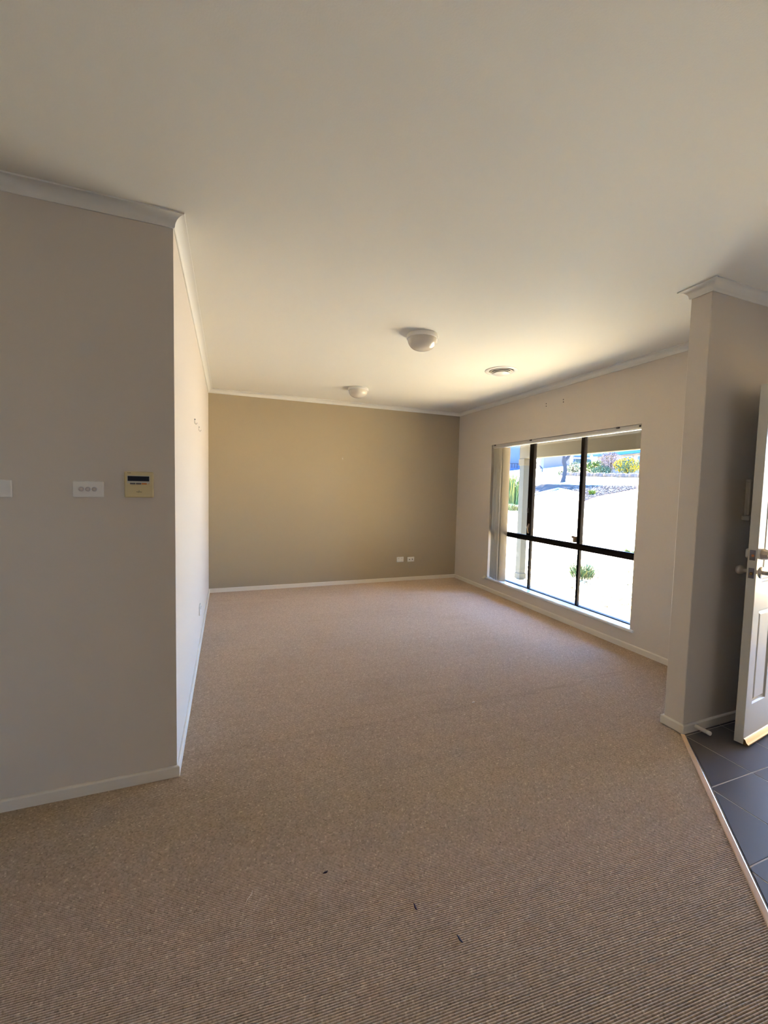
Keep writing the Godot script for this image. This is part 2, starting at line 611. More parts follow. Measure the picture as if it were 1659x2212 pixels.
func floors() -> void:
	# carpet: big sheet with a diagonal cut towards the tiled entry; vertex tint for traffic wear
	var maps := carpet_maps()
	M.carpet = mk(1, 1, 1, 0.95, 0.0, 0.25)
	M.carpet.albedo_texture = maps[0]
	M.carpet.heightmap_enabled = true
	M.carpet.heightmap_texture = maps[1]
	M.carpet.heightmap_scale = 0.15
	M.carpet.vertex_color_use_as_albedo = true
	var wear := FastNoiseLite.new()
	wear.seed = 5
	wear.frequency = 0.9
	wear.fractal_octaves = 4
	var fine := FastNoiseLite.new()
	fine.seed = 9
	fine.frequency = 9.0
	var diag := 3.318
	var st := st_new()
	var rot := deg_to_rad(4.3)
	var region := PackedVector2Array([Vector2(FARX, FARZ), Vector2(FARX, 0.0), Vector2(0.0, 0.0), Vector2(0.0, -D), Vector2(W, -D), Vector2(W, NZ0), Vector2(NX - 0.02, NZ0), Vector2(NX - 0.02, diag - NX + 0.02), Vector2(diag - FARZ, FARZ)])
	var put := func(w: Vector2, y: float, nrm: Vector3) -> void:
		var p := Vector2(w.x * cos(rot) - w.y * sin(rot), w.x * sin(rot) + w.y * cos(rot))
		var wv := 1.0 + 0.10 * wear.get_noise_2d(p.x, p.y) + 0.07 * fine.get_noise_2d(p.x, p.y)
		# seam across the room, slightly crushed
		var sd := absf(p.y + 0.135 - 0.03 * sin(p.x * 1.3))
		if p.x > 0.0 and sd < 0.02:
			wv *= 0.93
			y -= 0.0015
		st.set_color(Color(wv, wv, wv))
		st.set_normal(nrm)
		st.set_uv(w / 0.63)
		st.add_vertex(Vector3(p.x, y, p.y))
	# ribs of the pile, built as ridges over all that the camera can see
	var near_part: PackedVector2Array = Geometry2D.intersect_polygons(region, PackedVector2Array([Vector2(-1.6, -4), Vector2(4, -4), Vector2(4, 2.5), Vector2(-1.6, 2.5)]))[0]
	var to_uv := func(p: Vector2) -> Vector2: return Vector2(p.x * cos(rot) + p.y * sin(rot), -p.x * sin(rot) + p.y * cos(rot))
	var uvp := PackedVector2Array()
	for p in near_part:
		uvp.append(to_uv.call(p))
	var lo := Vector2(1e9, 1e9)
	var hi := -lo
	for p in uvp:
		lo = lo.min(p)
		hi = hi.max(p)
	var rib := 0.0063
	var fs := [0.0, 0.2, 0.5, 0.8, 1.0]
	var ys := [-0.0032, -0.0008, 0.0, -0.0008, -0.0032]
	var ns := [Vector2(0, 1), Vector2(-0.62, 0.78), Vector2(0, 1), Vector2(0.62, 0.78), Vector2(0, 1)]
	var across := Vector3(-sin(rot), 0, cos(rot))
	var v := floorf(lo.y / rib) * rib
	while v < hi.y:
		for k in 4:
			var va: float = v + rib * fs[k]
			var vb: float = v + rib * fs[k + 1]
			var na: Vector3 = across * ns[k].x + Vector3(0, ns[k].y, 0)
			var nb: Vector3 = across * ns[k + 1].x + Vector3(0, ns[k + 1].y, 0)
			var u := floorf(lo.x / 0.3) * 0.3
			while u < hi.x:
				var cell := PackedVector2Array([Vector2(u, va), Vector2(u + 0.3, va), Vector2(u + 0.3, vb), Vector2(u, vb)])
				var ins := 0
				for p in cell:
					if Geometry2D.is_point_in_polygon(p, uvp):
						ins += 1
				var parts := []
				if ins == 4:
					parts = [cell]
				elif ins > 0:
					parts = Geometry2D.intersect_polygons(cell, uvp)
				for pp in parts:
					for i in range(1, pp.size() - 1):
						var q := [pp[0], pp[i], pp[i + 1]]
						if (q[1] - q[0]).cross(q[2] - q[0]) < 0.0:
							q = [q[0], q[2], q[1]]
						for w in q:
							var t: float = clampf((w.y - va) / (vb - va), 0.0, 1.0)
							put.call(w, lerpf(ys[k], ys[k + 1], t), na.lerp(nb, t).normalized())
				u += 0.3
		v += rib
	# plain sheet where the camera does not look
	for clip in [PackedVector2Array([Vector2(FARX - 1, -4), Vector2(-1.6, -4), Vector2(-1.6, FARZ + 1), Vector2(FARX - 1, FARZ + 1)]), PackedVector2Array([Vector2(-1.6, 2.5), Vector2(4, 2.5), Vector2(4, FARZ + 1), Vector2(-1.6, FARZ + 1)])]:
		for pp in Geometry2D.intersect_polygons(region, clip):
			var idx0 := Geometry2D.triangulate_polygon(pp)
			for i in range(0, idx0.size(), 3):
				var q := [to_uv.call(pp[idx0[i]]), to_uv.call(pp[idx0[i + 1]]), to_uv.call(pp[idx0[i + 2]])]
				if (q[1] - q[0]).cross(q[2] - q[0]) < 0.0:
					q = [q[0], q[2], q[1]]
				for w in q:
					put.call(w, -0.001, Vector3.UP)
	struct("floor", st, M.carpet, "brown ribbed loop-pile carpet over the whole room")
	# slab under everything
	st = st_new()
	box2(st, Vector3(FARX - 0.2, -0.2, -D - 0.13), Vector3(W + 0.25, -0.008, FARZ + 0.2))
	struct("floor_slab", st, M.grout, "concrete slab under the floor coverings")
	# tiled entry: bed of grout with single tiles
	var bed := sgroup("floor_entry", "dark slate-grey floor tiles with pale grout by the front door", Vector3(2.9, 0, 1.2))
	var ent := PackedVector2Array([Vector2(NX - 0.02, NZ1), Vector2(W, NZ1), Vector2(W, 0.60), Vector2(W + 0.14, 0.60), Vector2(W + 0.14, 1.47), Vector2(W, 1.47), Vector2(W, 3.6), Vector2(diag + 0.012 - 3.6, 3.6), Vector2(NX - 0.02, diag + 0.03 - NX + 0.02)])
	st = st_new()
	var idx := Geometry2D.triangulate_polygon(ent)
	for i in range(0, idx.size(), 3):
		poly(st, [Vector3(ent[idx[i]].x, -0.0012, ent[idx[i]].y) - bed.position, Vector3(ent[idx[i + 1]].x, -0.0012, ent[idx[i + 1]].y) - bed.position, Vector3(ent[idx[i + 2]].x, -0.0012, ent[idx[i + 2]].y) - bed.position], Vector3.UP)
	obj("grout_bed", st, M.grout, bed)
	var pitch := 0.3305
	var gap := 0.0026
	for i in range(-3, 5):
		for j in range(-1, 10):
			var x0 := 2.743 - pitch * i
			var z0 := 0.585 + pitch * j
			var cell := PackedVector2Array([Vector2(x0 - pitch + gap, z0 + gap), Vector2(x0 - gap, z0 + gap), Vector2(x0 - gap, z0 + pitch - gap), Vector2(x0 - pitch + gap, z0 + pitch - gap)])
			for pp in Geometry2D.intersect_polygons(cell, ent):
				if absf(area(pp)) < 0.0004:
					continue
				var c := Vector2.ZERO
				for p in pp:
					c += p
				c /= pp.size()
				var base := Vector3(c.x, 0, c.y) - bed.position
				var t := st_new()
				var top := []
				var rim := []
				var inner := Geometry2D.offset_polygon(pp, -0.0008)
				if inner.is_empty():
					continue
				var ins: PackedVector2Array = inner[0]
				for p in ins:
					top.append(Vector3(p.x - c.x, 0.0, p.y - c.y))
				poly(t, top, Vector3.UP)
				for k in pp.size():
					var p0: Vector2 = pp[k] - c
					var p1: Vector2 = pp[(k + 1) % pp.size()] - c
					var mid := (p0 + p1) * 0.5
					var e := (p1 - p0).normalized()
					var nrm := Vector2(e.y, -e.x)
					if nrm.dot(mid) < 0.0:
						nrm = -nrm
					var q0 := near(ins, p0 + c) - c
					var q1 := near(ins, p1 + c) - c
					poly(t, [Vector3(p0.x, -0.0008, p0.y), Vector3(p1.x, -0.0008, p1.y), Vector3(q1.x, 0, q1.y), Vector3(q0.x, 0, q0.y)], Vector3(nrm.x, 1, nrm.y))
					poly(t, [Vector3(p0.x, -0.0008, p0.y), Vector3(p1.x, -0.0008, p1.y), Vector3(p1.x, -0.006, p1.y), Vector3(p0.x, -0.006, p0.y)], Vector3(nrm.x, 0, nrm.y))
				var o := obj("tile", t, M.tile[(i * 7 + j * 3 + 30) % 3], bed)
				o.position = base
	# cover strip on the diagonal between carpet and tiles
	var a := Vector3(NX - 0.018, 0, diag - NX + 0.014)
	var q := Vector3(-0.4, 0, diag + 0.4 - 0.004)
	var nrm3 := Vector3(1, 0, 1).normalized()
	var tr := thing("carpet_strip", "flat tan metal cover strip along the diagonal edge between carpet and tiles", "floor strip", (a + q) * 0.5)
	st = st_new()
	var prof := [Vector2(-0.013, 0.0), Vector2(-0.0115, 0.0042), Vector2(-0.009, 0.0052), Vector2(0.008, 0.0052)]
	run(st, prof_rev(prof), a - tr.position, q - tr.position, nrm3, 0, 0, 0, 2)
	obj("cover_top", st, M.strip, tr)
	st = st_new()
	run(st, [Vector2(0.0135, -0.004), Vector2(0.0125, 0.0015), Vector2(0.010, 0.0044), Vector2(0.008, 0.0052)], a - tr.position, q - tr.position, nrm3, 0, 0, 0, 2)
	var ed := obj("bevelled_edge", st, M.strip_edge, tr)
	ed.set_meta("label", "bright metal edge on the tile side")


func prof_rev(p: Array) -> Array:
	var r := p.duplicate()
	r.reverse()
	return r


func area(p: PackedVector2Array) -> float:
	var s := 0.0
	for i in p.size():
		s += p[i].cross(p[(i + 1) % p.size()])
	return s * 0.5


func near(p: PackedVector2Array, q: Vector2) -> Vector2:
	var b := p[0]
	for v in p:
		if v.distance_to(q) < b.distance_to(q):
			b = v
	return b


# =====================================================================  front door
func front_door() -> void:
	var d := sgroup("door_1", "white panelled front door standing open, seen almost edge-on", Vector3(2.955, 0.0, 0.760), deg_to_rad(8.0))
	var sx := [0.0, 0.075, 0.250, 0.322, 0.498, 0.570, 0.745, 0.820]
	var sy := [0.012, 0.228, 0.775, 0.930, 1.880, 2.022]
	var th := 0.043
	# leaf: edges, back, and the stiles and rails of the outer face
	var st := st_new()
	var y0: float = sy[0]
	var y1: float = sy[5]
	var ch := 0.002
	poly(st, [Vector3(0, y0, -ch), Vector3(0, y1, -ch), Vector3(0, y1, -th + ch), Vector3(0, y0, -th + ch)], Vector3(-1, 0, 0))
	poly(st, [Vector3(0, y0, -ch), Vector3(0, y1, -ch), Vector3(ch, y1, 0), Vector3(ch, y0, 0)], Vector3(-1, 0, 1))
	poly(st, [Vector3(0, y0, -th + ch), Vector3(0, y1, -th + ch), Vector3(ch, y1, -th), Vector3(ch, y0, -th)], Vector3(-1, 0, -1))
	poly(st, [Vector3(0.82, y0, 0), Vector3(0.82, y1, 0), Vector3(0.82, y1, -th), Vector3(0.82, y0, -th)], Vector3(1, 0, 0))
	poly(st, [Vector3(ch, y0, -th), Vector3(0.82, y0, -th), Vector3(0.82, y1, -th), Vector3(ch, y1, -th)], Vector3(0, 0, -1))
	poly(st, [Vector3(0, y1, 0), Vector3(0.82, y1, 0), Vector3(0.82, y1, -th), Vector3(0, y1, -th)], Vector3(0, 1, 0))
	poly(st, [Vector3(0, y0, 0), Vector3(0.82, y0, 0), Vector3(0.82, y0, -th), Vector3(0, y0, -th)], Vector3(0, -1, 0))
	for i in 7:
		for j in 5:
			if i % 2 == 1 and j % 2 == 1:
				continue
			var xa: float = sx[i] if i > 0 else ch
			poly(st, [Vector3(xa, sy[j], 0), Vector3(sx[i + 1], sy[j], 0), Vector3(sx[i + 1], sy[j + 1], 0), Vector3(xa, sy[j + 1], 0)], Vector3(0, 0, 1))
	obj("leaf", st, M.door_paint, d)
	# moulded panels: sunk groove and raised field
	for i in [1, 3, 5]:
		for j in [1, 3]:
			var p := st_new()
			var rings := [[0.0, 0.0], [0.006, -0.009], [0.014, -0.010], [0.030, -0.003], [0.034, -0.003]]
			for k in rings.size() - 1:
				var a: float = rings[k][0]
				var b: float = rings[k + 1][0]
				var za: float = rings[k][1]
				var zb: float = rings[k + 1][1]
				var c0 := [Vector3(sx[i] + a, sy[j] + a, za), Vector3(sx[i + 1] - a, sy[j] + a, za), Vector3(sx[i + 1] - a, sy[j + 1] - a, za), Vector3(sx[i] + a, sy[j + 1] - a, za)]
				var c1 := [Vector3(sx[i] + b, sy[j] + b, zb), Vector3(sx[i + 1] - b, sy[j] + b, zb), Vector3(sx[i + 1] - b, sy[j + 1] - b, zb), Vector3(sx[i] + b, sy[j + 1] - b, zb)]
				for e in 4:
					poly(p, [c0[e], c0[(e + 1) % 4], c1[(e + 1) % 4], c1[e]], Vector3(0, 0, 1))
			var f := 0.034
			poly(p, [Vector3(sx[i] + f, sy[j] + f, -0.003), Vector3(sx[i + 1] - f, sy[j] + f, -0.003), Vector3(sx[i + 1] - f, sy[j + 1] - f, -0.003), Vector3(sx[i] + f, sy[j + 1] - f, -0.003)], Vector3(0, 0, 1))
			obj("panel", p, M.door_paint, d)
	# edge plates
	for k in 2:
		var yc: float = 1.087 if k == 0 else 0.986
		var p := st_new()
		box(p, Vector3(-0.0006, yc, -0.0215), Vector3(0.0024, 0.057, 0.025), 0.0006)
		var o := obj("latch_plate", p, M.plate_metal, d)
		var q := st_new()
		if k == 1:
			box(q, Vector3(-0.006, yc - 0.002, -0.020), Vector3(0.012, 0.016, 0.011), 0.002)
			obj("latch_bolt", q, M.brass, o)
		else:
			lathe(q, [Vector2(0, 0.002), Vector2(0.0068, 0.002), Vector2(0.0068, 0.0)], 14, Transform3D(Basis(Vector3(0, 0, 1), PI / 2), Vector3(-0.0018, yc - 0.002, -0.019)))
			obj("bolt_end", q, mk(0.45, 0.16, 0.06, 0.4, 0.8), o)
	# knobs: turned profiles along the door normal
	var knob := [Vector2(0.033, 0.0), Vector2(0.033, 0.003), Vector2(0.028, 0.007), Vector2(0.013, 0.009), Vector2(0.0115, 0.012), Vector2(0.0115, 0.030), Vector2(0.016, 0.034), Vector2(0.024, 0.040), Vector2(0.0275, 0.048), Vector2(0.0275, 0.054), Vector2(0.025, 0.062), Vector2(0.018, 0.0685), Vector2(0.008, 0.071), Vector2(0, 0.0715)]
	for s in [1.0, -1.0]:
		var p := st_new()
		var ba := Basis(Vector3(1, 0, 0), PI / 2 * s)
		lathe(p, knob, 28, Transform3D(ba, Vector3(0.062, 0.988, 0.0 if s > 0.0 else -th)))
		var o := obj("knob", p, M.steel, d)
		o.set_meta("label", "bronze-grey turned door knob")
	# deadlock: faceted cylinder outside, rounded turn inside
	var p := st_new()
	lathe(p, [Vector2(0.031, 0.0), Vector2(0.031, 0.010), Vector2(0.024, 0.032), Vector2(0.0, 0.032)], 8, Transform3D(Basis(Vector3(1, 0, 0), PI / 2), Vector3(0.060, 1.092, 0.0)), true)
	var dl := obj("deadlock", p, M.steel, d)
	p = st_new()
	box(p, Vector3(0.060, 1.092, 0.0335), Vector3(0.003, 0.010, 0.003), 0.0008)
	obj("keyhole", p, M.dark, dl)
	p = st_new()
	box(p, Vector3(0.060, 1.090, -th - 0.013), Vector3(0.052, 0.056, 0.026), 0.008)
	obj("inner_lock", p, M.white_plastic, d)
	# weather seal along the bottom of the outer face
	p = st_new()
	run(p, [Vector2(0.0, 0.010), Vector2(0.018, 0.009), Vector2(0.026, 0.013), Vector2(0.022, 0.018), Vector2(0.014, 0.024), Vector2(0.008, 0.040), Vector2(0.0, 0.044)], Vector3(0.004, 0, 0.0), Vector3(0.815, 0, 0.0), Vector3(0, 0, 1), 0, 0, 0, 5)
	poly(p, [Vector3(0.004, 0.010, 0), Vector3(0.004, 0.009, 0.018), Vector3(0.004, 0.013, 0.026), Vector3(0.004, 0.018, 0.022), Vector3(0.004, 0.024, 0.014), Vector3(0.004, 0.040, 0.008), Vector3(0.004, 0.044, 0)], Vector3(-1, 0, 0))
	var seal := obj("weather_seal", p, M.brass, d)
	seal.set_meta("label", "brass weather strip along the foot of the door")
	p = st_new()
	for k in 3:
		box(p, Vector3(0.824, 0.25 + 0.8 * k, -0.0215), Vector3(0.010, 0.10, 0.030), 0.002)
	obj("hinge", p, M.steel, d)
	# door frame in the wall
	var fr := st_new()
	box2(fr, Vector3(W + 0.005, 0, 1.44), Vector3(W + 0.20, 2.06, 1.475), 0.002)
	box2(fr, Vector3(W + 0.005, 2.035, 0.575), Vector3(W + 0.20, 2.065, 1.475), 0.002)
	box2(fr, Vector3(W + 0.145, 0, 0.562), Vector3(W + 0.20, 2.06, 0.592), 0.002)
	struct("door_frame", fr, M.trim, "white frame of the front doorway")


# =====================================================================  vertical blind
func blind() -> void:
	var z0 := -2.695
	var z1 := -0.502
	var b := thing("vertical_blind", "grey-beige vertical blind drawn aside at the left end of the big window", "blind", Vector3(W + 0.05, 0.2, -2.55))
	var o := b.position
	var st := st_new()
	box2(st, Vector3(W + 0.010, 1.986, z0) - o, Vector3(W + 0.055, 2.026, z1) - o, 0.004)
	obj("head_rail", st, M.track, b)
	st = st_new()
	box2(st, Vector3(W + 0.020, 1.980, z0) - o, Vector3(W + 0.028, 1.986, z1) - o)
	box2(st, Vector3(W + 0.037, 1.980, z0) - o, Vector3(W + 0.045, 1.986, z1) - o)
	obj("track_lips", st, mk(0.75, 0.73, 0.68, 0.35), b)
	for z in [-2.64, -1.93, -0.74]:
		st = st_new()
		box2(st, Vector3(W - 0.002, 2.012, z - 0.016) - o, Vector3(W + 0.016, 2.029, z + 0.016) - o, 0.003)
		obj("bracket", st, mk(0.05, 0.035, 0.03, 0.5), b)
	st = st_new()
	box2(st, Vector3(W + 0.006, 1.984, -0.545) - o, Vector3(W + 0.058, 2.028, -0.503) - o, 0.005)
	var cap := obj("end_cap", st, mk(0.48, 0.45, 0.38, 0.4), b)
	st = st_new()
	lathe(st, [Vector2(0, 0.006), Vector2(0.008, 0.006), Vector2(0.008, 0)], 12, Transform3D(Basis(Vector3(0, 0, 1), PI / 2), Vector3(W + 0.006, 2.008, -0.515) - o))
	obj("cord_hole", st, M.dark, cap)
	# eight slats hanging edge to edge
	var n := 8
	for k in n:
		var z := lerpf(-2.645, -2.425, k / float(n - 1)) + rng.randf_range(-0.005, 0.005)
		var ang := deg_to_rad(rng.randf_range(-13.0, 13.0)) - deg_to_rad(7.0 if k < n - 2 else 32.0)
		var s := st_new()
		var wd := 0.089
		var yt := 1.975
		var yb := 0.205 - 0.004 * k
		var pr := 7
		# slightly dished strip with thickness
		for j in pr:
			var u0 := (j / float(pr) - 0.5) * wd
			var u1 := ((j + 1) / float(pr) - 0.5) * wd
			var d0 := 0.004 * (1.0 - pow(2.0 * u0 / wd, 2.0))
			var d1 := 0.004 * (1.0 - pow(2.0 * u1 / wd, 2.0))
			for side in [0.0, 0.0009]:
				poly(s, [Vector3(u0, yb, d0 + side), Vector3(u1, yb, d1 + side), Vector3(u1, yt, d1 + side), Vector3(u0, yt, d0 + side)], Vector3(0, 0, 1 if side > 0.0 else -1))
		var sl := obj("slat", s, M.slat, b)
		sl.transform = Transform3D(Basis(Vector3.UP, ang), Vector3(W + 0.045, 0, z) - Vector3(o.x, o.y, o.z))
		s = st_new()
		box2(s, Vector3(-0.040, yb - 0.004, 0.0025), Vector3(0.040, yb + 0.034, 0.0065), 0.001)
		obj("bottom_weight", s, M.slat, sl)
	# bead chain between the slat feet
	st = st_new()
	for k in 26:
		var z := lerpf(-2.645, -2.425, k / 25.0)
		lathe(st, [Vector2(0, 0.0022), Vector2(0.0022, 0), Vector2(0, -0.0022)], 6, Transform3D(Basis(), Vector3(W + 0.004, 0.205 - 0.006 * absf(sin(k * 0.88)), z) - o))
	obj("bead_chain", st, M.white_plastic, b)
	# curled scrap at the left horn of the sill
	st = st_new()
	var rows := 8
	for i in rows:
		for side in [0.0, 0.0012]:
			var t0 := i / float(rows)
			var t1 := (i + 1) / float(rows)
			var f := func(t: float) -> Vector3: return Vector3(0.028 - 0.085 * t, 0.006 + 0.020 * sin(t * 5.0) * t, 0.012 * t)
			var p0: Vector3 = f.call(t0)
			var p1: Vector3 = f.call(t1)
			var w0 := Vector3(0.004, 0.004, 0.055)
			poly(st, [p0 - w0 * 0.5 + Vector3(0, side, 0), p0 + w0 * 0.5 + Vector3(0, side, 0), p1 + w0 * 0.45 + Vector3(0, side, 0), p1 - w0 * 0.6 + Vector3(0, side, 0)], Vector3(0, 1 if side > 0.0 else -1, 0))
	var sc := obj("paper_scrap", st, mk(0.62, 0.55, 0.42, 0.7))
	sc.name = "paper_scrap"
	sc.position = Vector3(W - 0.012, 0.1915, -2.715)
	tag(sc, "curled cream scrap on the left end of the window sill, below the blind", "paper scrap")


# =====================================================================  fittings
func plate(t: Node3D, w: float, h: float, dp: float, m: Material) -> MeshInstance3D:
	var st := st_new()
	box(st, Vector3(0, 0, dp * 0.5), Vector3(w, h, dp), 0.003)
	return obj("plate", st, m, t)


func fittings() -> void:
	# dimmer plate with three knobs
	var knob := [Vector2(0.0085, 0.0), Vector2(0.0085, 0.010), Vector2(0.0065, 0.0135), Vector2(0.003, 0.015), Vector2(0, 0.015)]
	var along := Transform3D(Basis(Vector3(1, 0, 0), PI / 2), Vector3.ZERO)
	var d := thing("dimmer_switch", "white switch plate with three round dimmer knobs beside the cream wall controller", "light switch", Vector3(-0.3365, 1.378, 0))
	plate(d, 0.114, 0.070, 0.010, M.white_plastic)
	for k in 3:
		var st := st_new()
		lathe(st, knob, 20, Transform3D(along.basis, Vector3(-0.0235 + 0.0235 * k, 0.0, 0.010)))
		obj("knob", st, M.knob, d)
		st = st_new()
		lathe(st, [Vector2(0.0105, 0.0), Vector2(0.0105, 0.0012), Vector2(0.0085, 0.0016)], 20, Transform3D(along.basis, Vector3(-0.0235 + 0.0235 * k, 0.0, 0.010)))
		obj("knob_ring", st, M.silver, d)
	var s := thing("light_switch", "white switch plate cut off by the left edge of the view", "light switch", Vector3(-0.658, 1.3745, 0))
	plate(s, 0.114, 0.072, 0.010, M.white_plastic)
	var st := st_new()
	lathe(st, knob, 20, Transform3D(along.basis, Vector3(0.008, 0.0, 0.010)))
	obj("knob", st, M.knob, s)
	# air conditioner wall controller
	var c := thing("wall_controller", "cream air conditioner wall controller with dark display near the wall corner", "thermostat", Vector3(-0.143, 1.402, 0))
	st = st_new()
	box(st, Vector3(0, 0, 0.009), Vector3(0.114, 0.116, 0.018), 0.004)
	obj("housing", st, M.cream_plastic, c)
	st = st_new()
	box(st, Vector3(-0.001, 0.0225, 0.0183), Vector3(0.090, 0.036, 0.0016), 0.0006)
	var bz := obj("display_bezel", st, mk(0.50, 0.50, 0.44, 0.35), c)
	bz.set_meta("label", "pale grey panel round the display")
	st = st_new()
	box(st, Vector3(-0.001, 0.0265, 0.0192), Vector3(0.084, 0.022, 0.0012), 0.0003)
	obj("display", st, M.lcd, bz)
	var bx := [-0.023, 0.0, 0.022]
	for k in 3:
		st = st_new()
		box(st, Vector3(bx[k] - 0.0005, 0.0045, 0.0200), Vector3(0.0205, 0.0062, 0.004), 0.001)
		var b := obj("button", st, M.orange if k == 2 else M.grey_key, c)
		b.set_meta("label", "orange button" if k == 2 else "dark grey button")
	st = st_new()
	box(st, Vector3(0.0395, 0.0048, 0.0186), Vector3(0.003, 0.003, 0.0016), 0.0004)
	obj("indicator", st, M.orange, c)
	word("lettering", "FUJITSU", 0.0058, Vector3(0.001, -0.0325, 0.0181), M.dark, c)
	st = st_new()
	for k in 2:
		var ring := []
		for i in 13:
			var a := TAU * i / 12.0
			ring.append(Vector3((-0.0012 if k == 0 else 0.0012) + 0.0012 * cos(a) + 0.001, -0.0278 + 0.0009 * sin(a), 0.0184))
		tube(st, ring, [0.00028], 5)
	obj("logo_mark", st, M.dark, c)
	word("lettering", "POWER", 0.0040, Vector3(-0.0375, 0.0515, 0.0181), M.dark, c)
	# double power points
	var gpo := thing("power_outlet", "white double power point low on the taupe wall, left of the pair", "power outlet", Vector3(2.6745, 0.327, -D))
	outlet(gpo)
	var g2 := thing("wall_socket", "white wall plate with two dark sockets, right of the pair on the taupe wall", "wall socket", Vector3(2.8515, 0.3235, -D))
	plate(g2, 0.112, 0.072, 0.010, M.white_plastic)
	for k in 2:
		st = st_new()
		lathe(st, [Vector2(0.0075, 0.0), Vector2(0.0075, 0.004), Vector2(0.0045, 0.004), Vector2(0.0045, 0.001), Vector2(0, 0.001)], 18, Transform3D(along.basis, Vector3(-0.024 + 0.048 * k, -0.002, 0.0098)))
		obj("socket", st, M.dark, g2)
	st = st_new()
	box(st, Vector3(0.024, 0.013, 0.0104), Vector3(0.016, 0.004, 0.0012), 0.0003)
	obj("label_bar", st, M.grey_key, g2)
	var g3 := thing("power_outlet", "white power point on the long left wall just above the skirting", "power outlet", Vector3(0, 0.322, -1.71), PI / 2)
	outlet(g3)
	# ceiling lights
	for k in 2:
		var at := Vector3(1.643, H, -0.835) if k == 0 else Vector3(1.700, H, -2.715)
		var lamp := thing("ceiling_light", "white opal dome ceiling light nearer the camera, in mid ceiling" if k == 0 else "white opal dome ceiling light near the taupe wall", "ceiling light", at, 0.0, "dome ceiling lights")
		st = st_new()
		lathe(st, [Vector2(0.0, 0.0), Vector2(0.118, 0.0), Vector2(0.121, -0.004), Vector2(0.124, -0.026), Vector2(0.122, -0.032), Vector2(0.115, -0.034), Vector2(0.0, -0.034)], 56)
		obj("base_ring", st, M.white_plastic, lamp)
		st = st_new()
		var dome := [Vector2(0.115, -0.034)]
		for i in range(1, 13):
			var t := deg_to_rad(90.0 * i / 12.0)
			dome.append(Vector2(0.114 * pow(cos(t), 0.80), -0.034 - 0.082 * sin(t)))
		dome[12] = Vector2(0.0, -0.116)
		lathe(st, dome, 56)
		obj("glass_dome", st, M.opal, lamp)
	# round ceiling vent
	var v := thing("ceiling_vent", "round white ceiling air vent of concentric cones near the window", "air vent", Vector3(2.775, H, -1.375))
	st = st_new()
	lathe(st, [Vector2(0.118, 0.0), Vector2(0.158, 0.0), Vector2(0.160, -0.003), Vector2(0.156, -0.007), Vector2(0.128, -0.010), Vector2(0.118, -0.004), Vector2(0.116, 0.0)], 56)
	obj("rim", st, M.white_plastic, v)
	st = st_new()
	lathe(st, [Vector2(0.0, -0.0015), Vector2(0.117, -0.0015)], 56)
	obj("duct", st, M.dark, v)
	for k in 2:
		var r0 := 0.116 - 0.020 * k
		var dy := -0.009 * k
		st = st_new()
		lathe(st, [Vector2(r0 - 0.026, -0.003 + dy), Vector2(r0 - 0.001, -0.012 + dy), Vector2(r0, -0.0145 + dy), Vector2(r0 - 0.004, -0.0155 + dy), Vector2(r0 - 0.029, -0.006 + dy)], 48)
		obj("cone", st, M.white_plastic, v)
	st = st_new()
	lathe(st, [Vector2(0.04, -0.010), Vector2(0.080, -0.028), Vector2(0.082, -0.032), Vector2(0.076, -0.036), Vector2(0.0, -0.038)], 48)
	obj("centre_disc", st, M.white_plastic, v)
	# box on the entry side of the nib
	var w := thing("wall_box", "cream plastic wall unit on the short wall, half hidden behind the open door", "wall unit", Vector3(3.232, 1.268, NZ1))
	st = st_new()
	box(st, Vector3(0.008, 0.135, 0.010), Vector3(0.132, 0.23, 0.020), 0.004)
	obj("back_plate", st, M.wall, w)
	st = st_new()
	box(st, Vector3(-0.048, 0.137, 0.022), Vector3(0.022, 0.216, 0.012), 0.003)
	obj("side_rail", st, M.wall, w)
	st = st_new()
	box(st, Vector3(0.0, 0.012, 0.020), Vector3(0.152, 0.030, 0.040), 0.004)
	obj("bottom_tray", st, M.wall, w)
	st = st_new()
	box(st, Vector3(-0.046, 0.238, 0.016), Vector3(0.030, 0.022, 0.026), 0.004)
	obj("top_clip", st, M.wall, w)
	# door stop on the skirting
	var ds := thing("door_stop", "white cylindrical door stop on the skirting of the short wall", "door stop", Vector3(2.851, 0.031, NZ1 + SO))
	st = st_new()
	lathe(st, [Vector2(0.0135, 0.0), Vector2(0.0125, 0.004), Vector2(0.0115, 0.068)], 22, along)
	obj("stem", st, M.trim, ds)
	st = st_new()
	lathe(st, [Vector2(0.0118, 0.066), Vector2(0.0125, 0.069), Vector2(0.0122, 0.079), Vector2(0.0105, 0.082), Vector2(0.0, 0.082)], 22, along)
	obj("tip", st, M.white_plastic, ds)


func outlet(g: Node3D) -> void:
	plate(g, 0.112, 0.080, 0.011, M.white_plastic)
	for k in 2:
		var x := -0.026 + 0.052 * k
		var st := st_new()
		box(st, Vector3(x, 0.017, 0.0125), Vector3(0.013, 0.017, 0.005), 0.0015)
		obj("rocker", st, mk(0.60, 0.58, 0.54, 0.3), g)
		st = st_new()
		for j in 3:
			var a := [0.55, -0.55, 0.0]
			var px := [-0.006, 0.006, 0.0]
			var py := [-0.012, -0.012, -0.024]
			box(st, Vector3(x + px[j], py[j], 0.0112), Vector3(0.0018, 0.0065, 0.0008), 0.0001, Basis(Vector3(0, 0, 1), a[j]))
		obj("pin_slots", st, mk(0.25, 0.24, 0.22, 0.5), g)


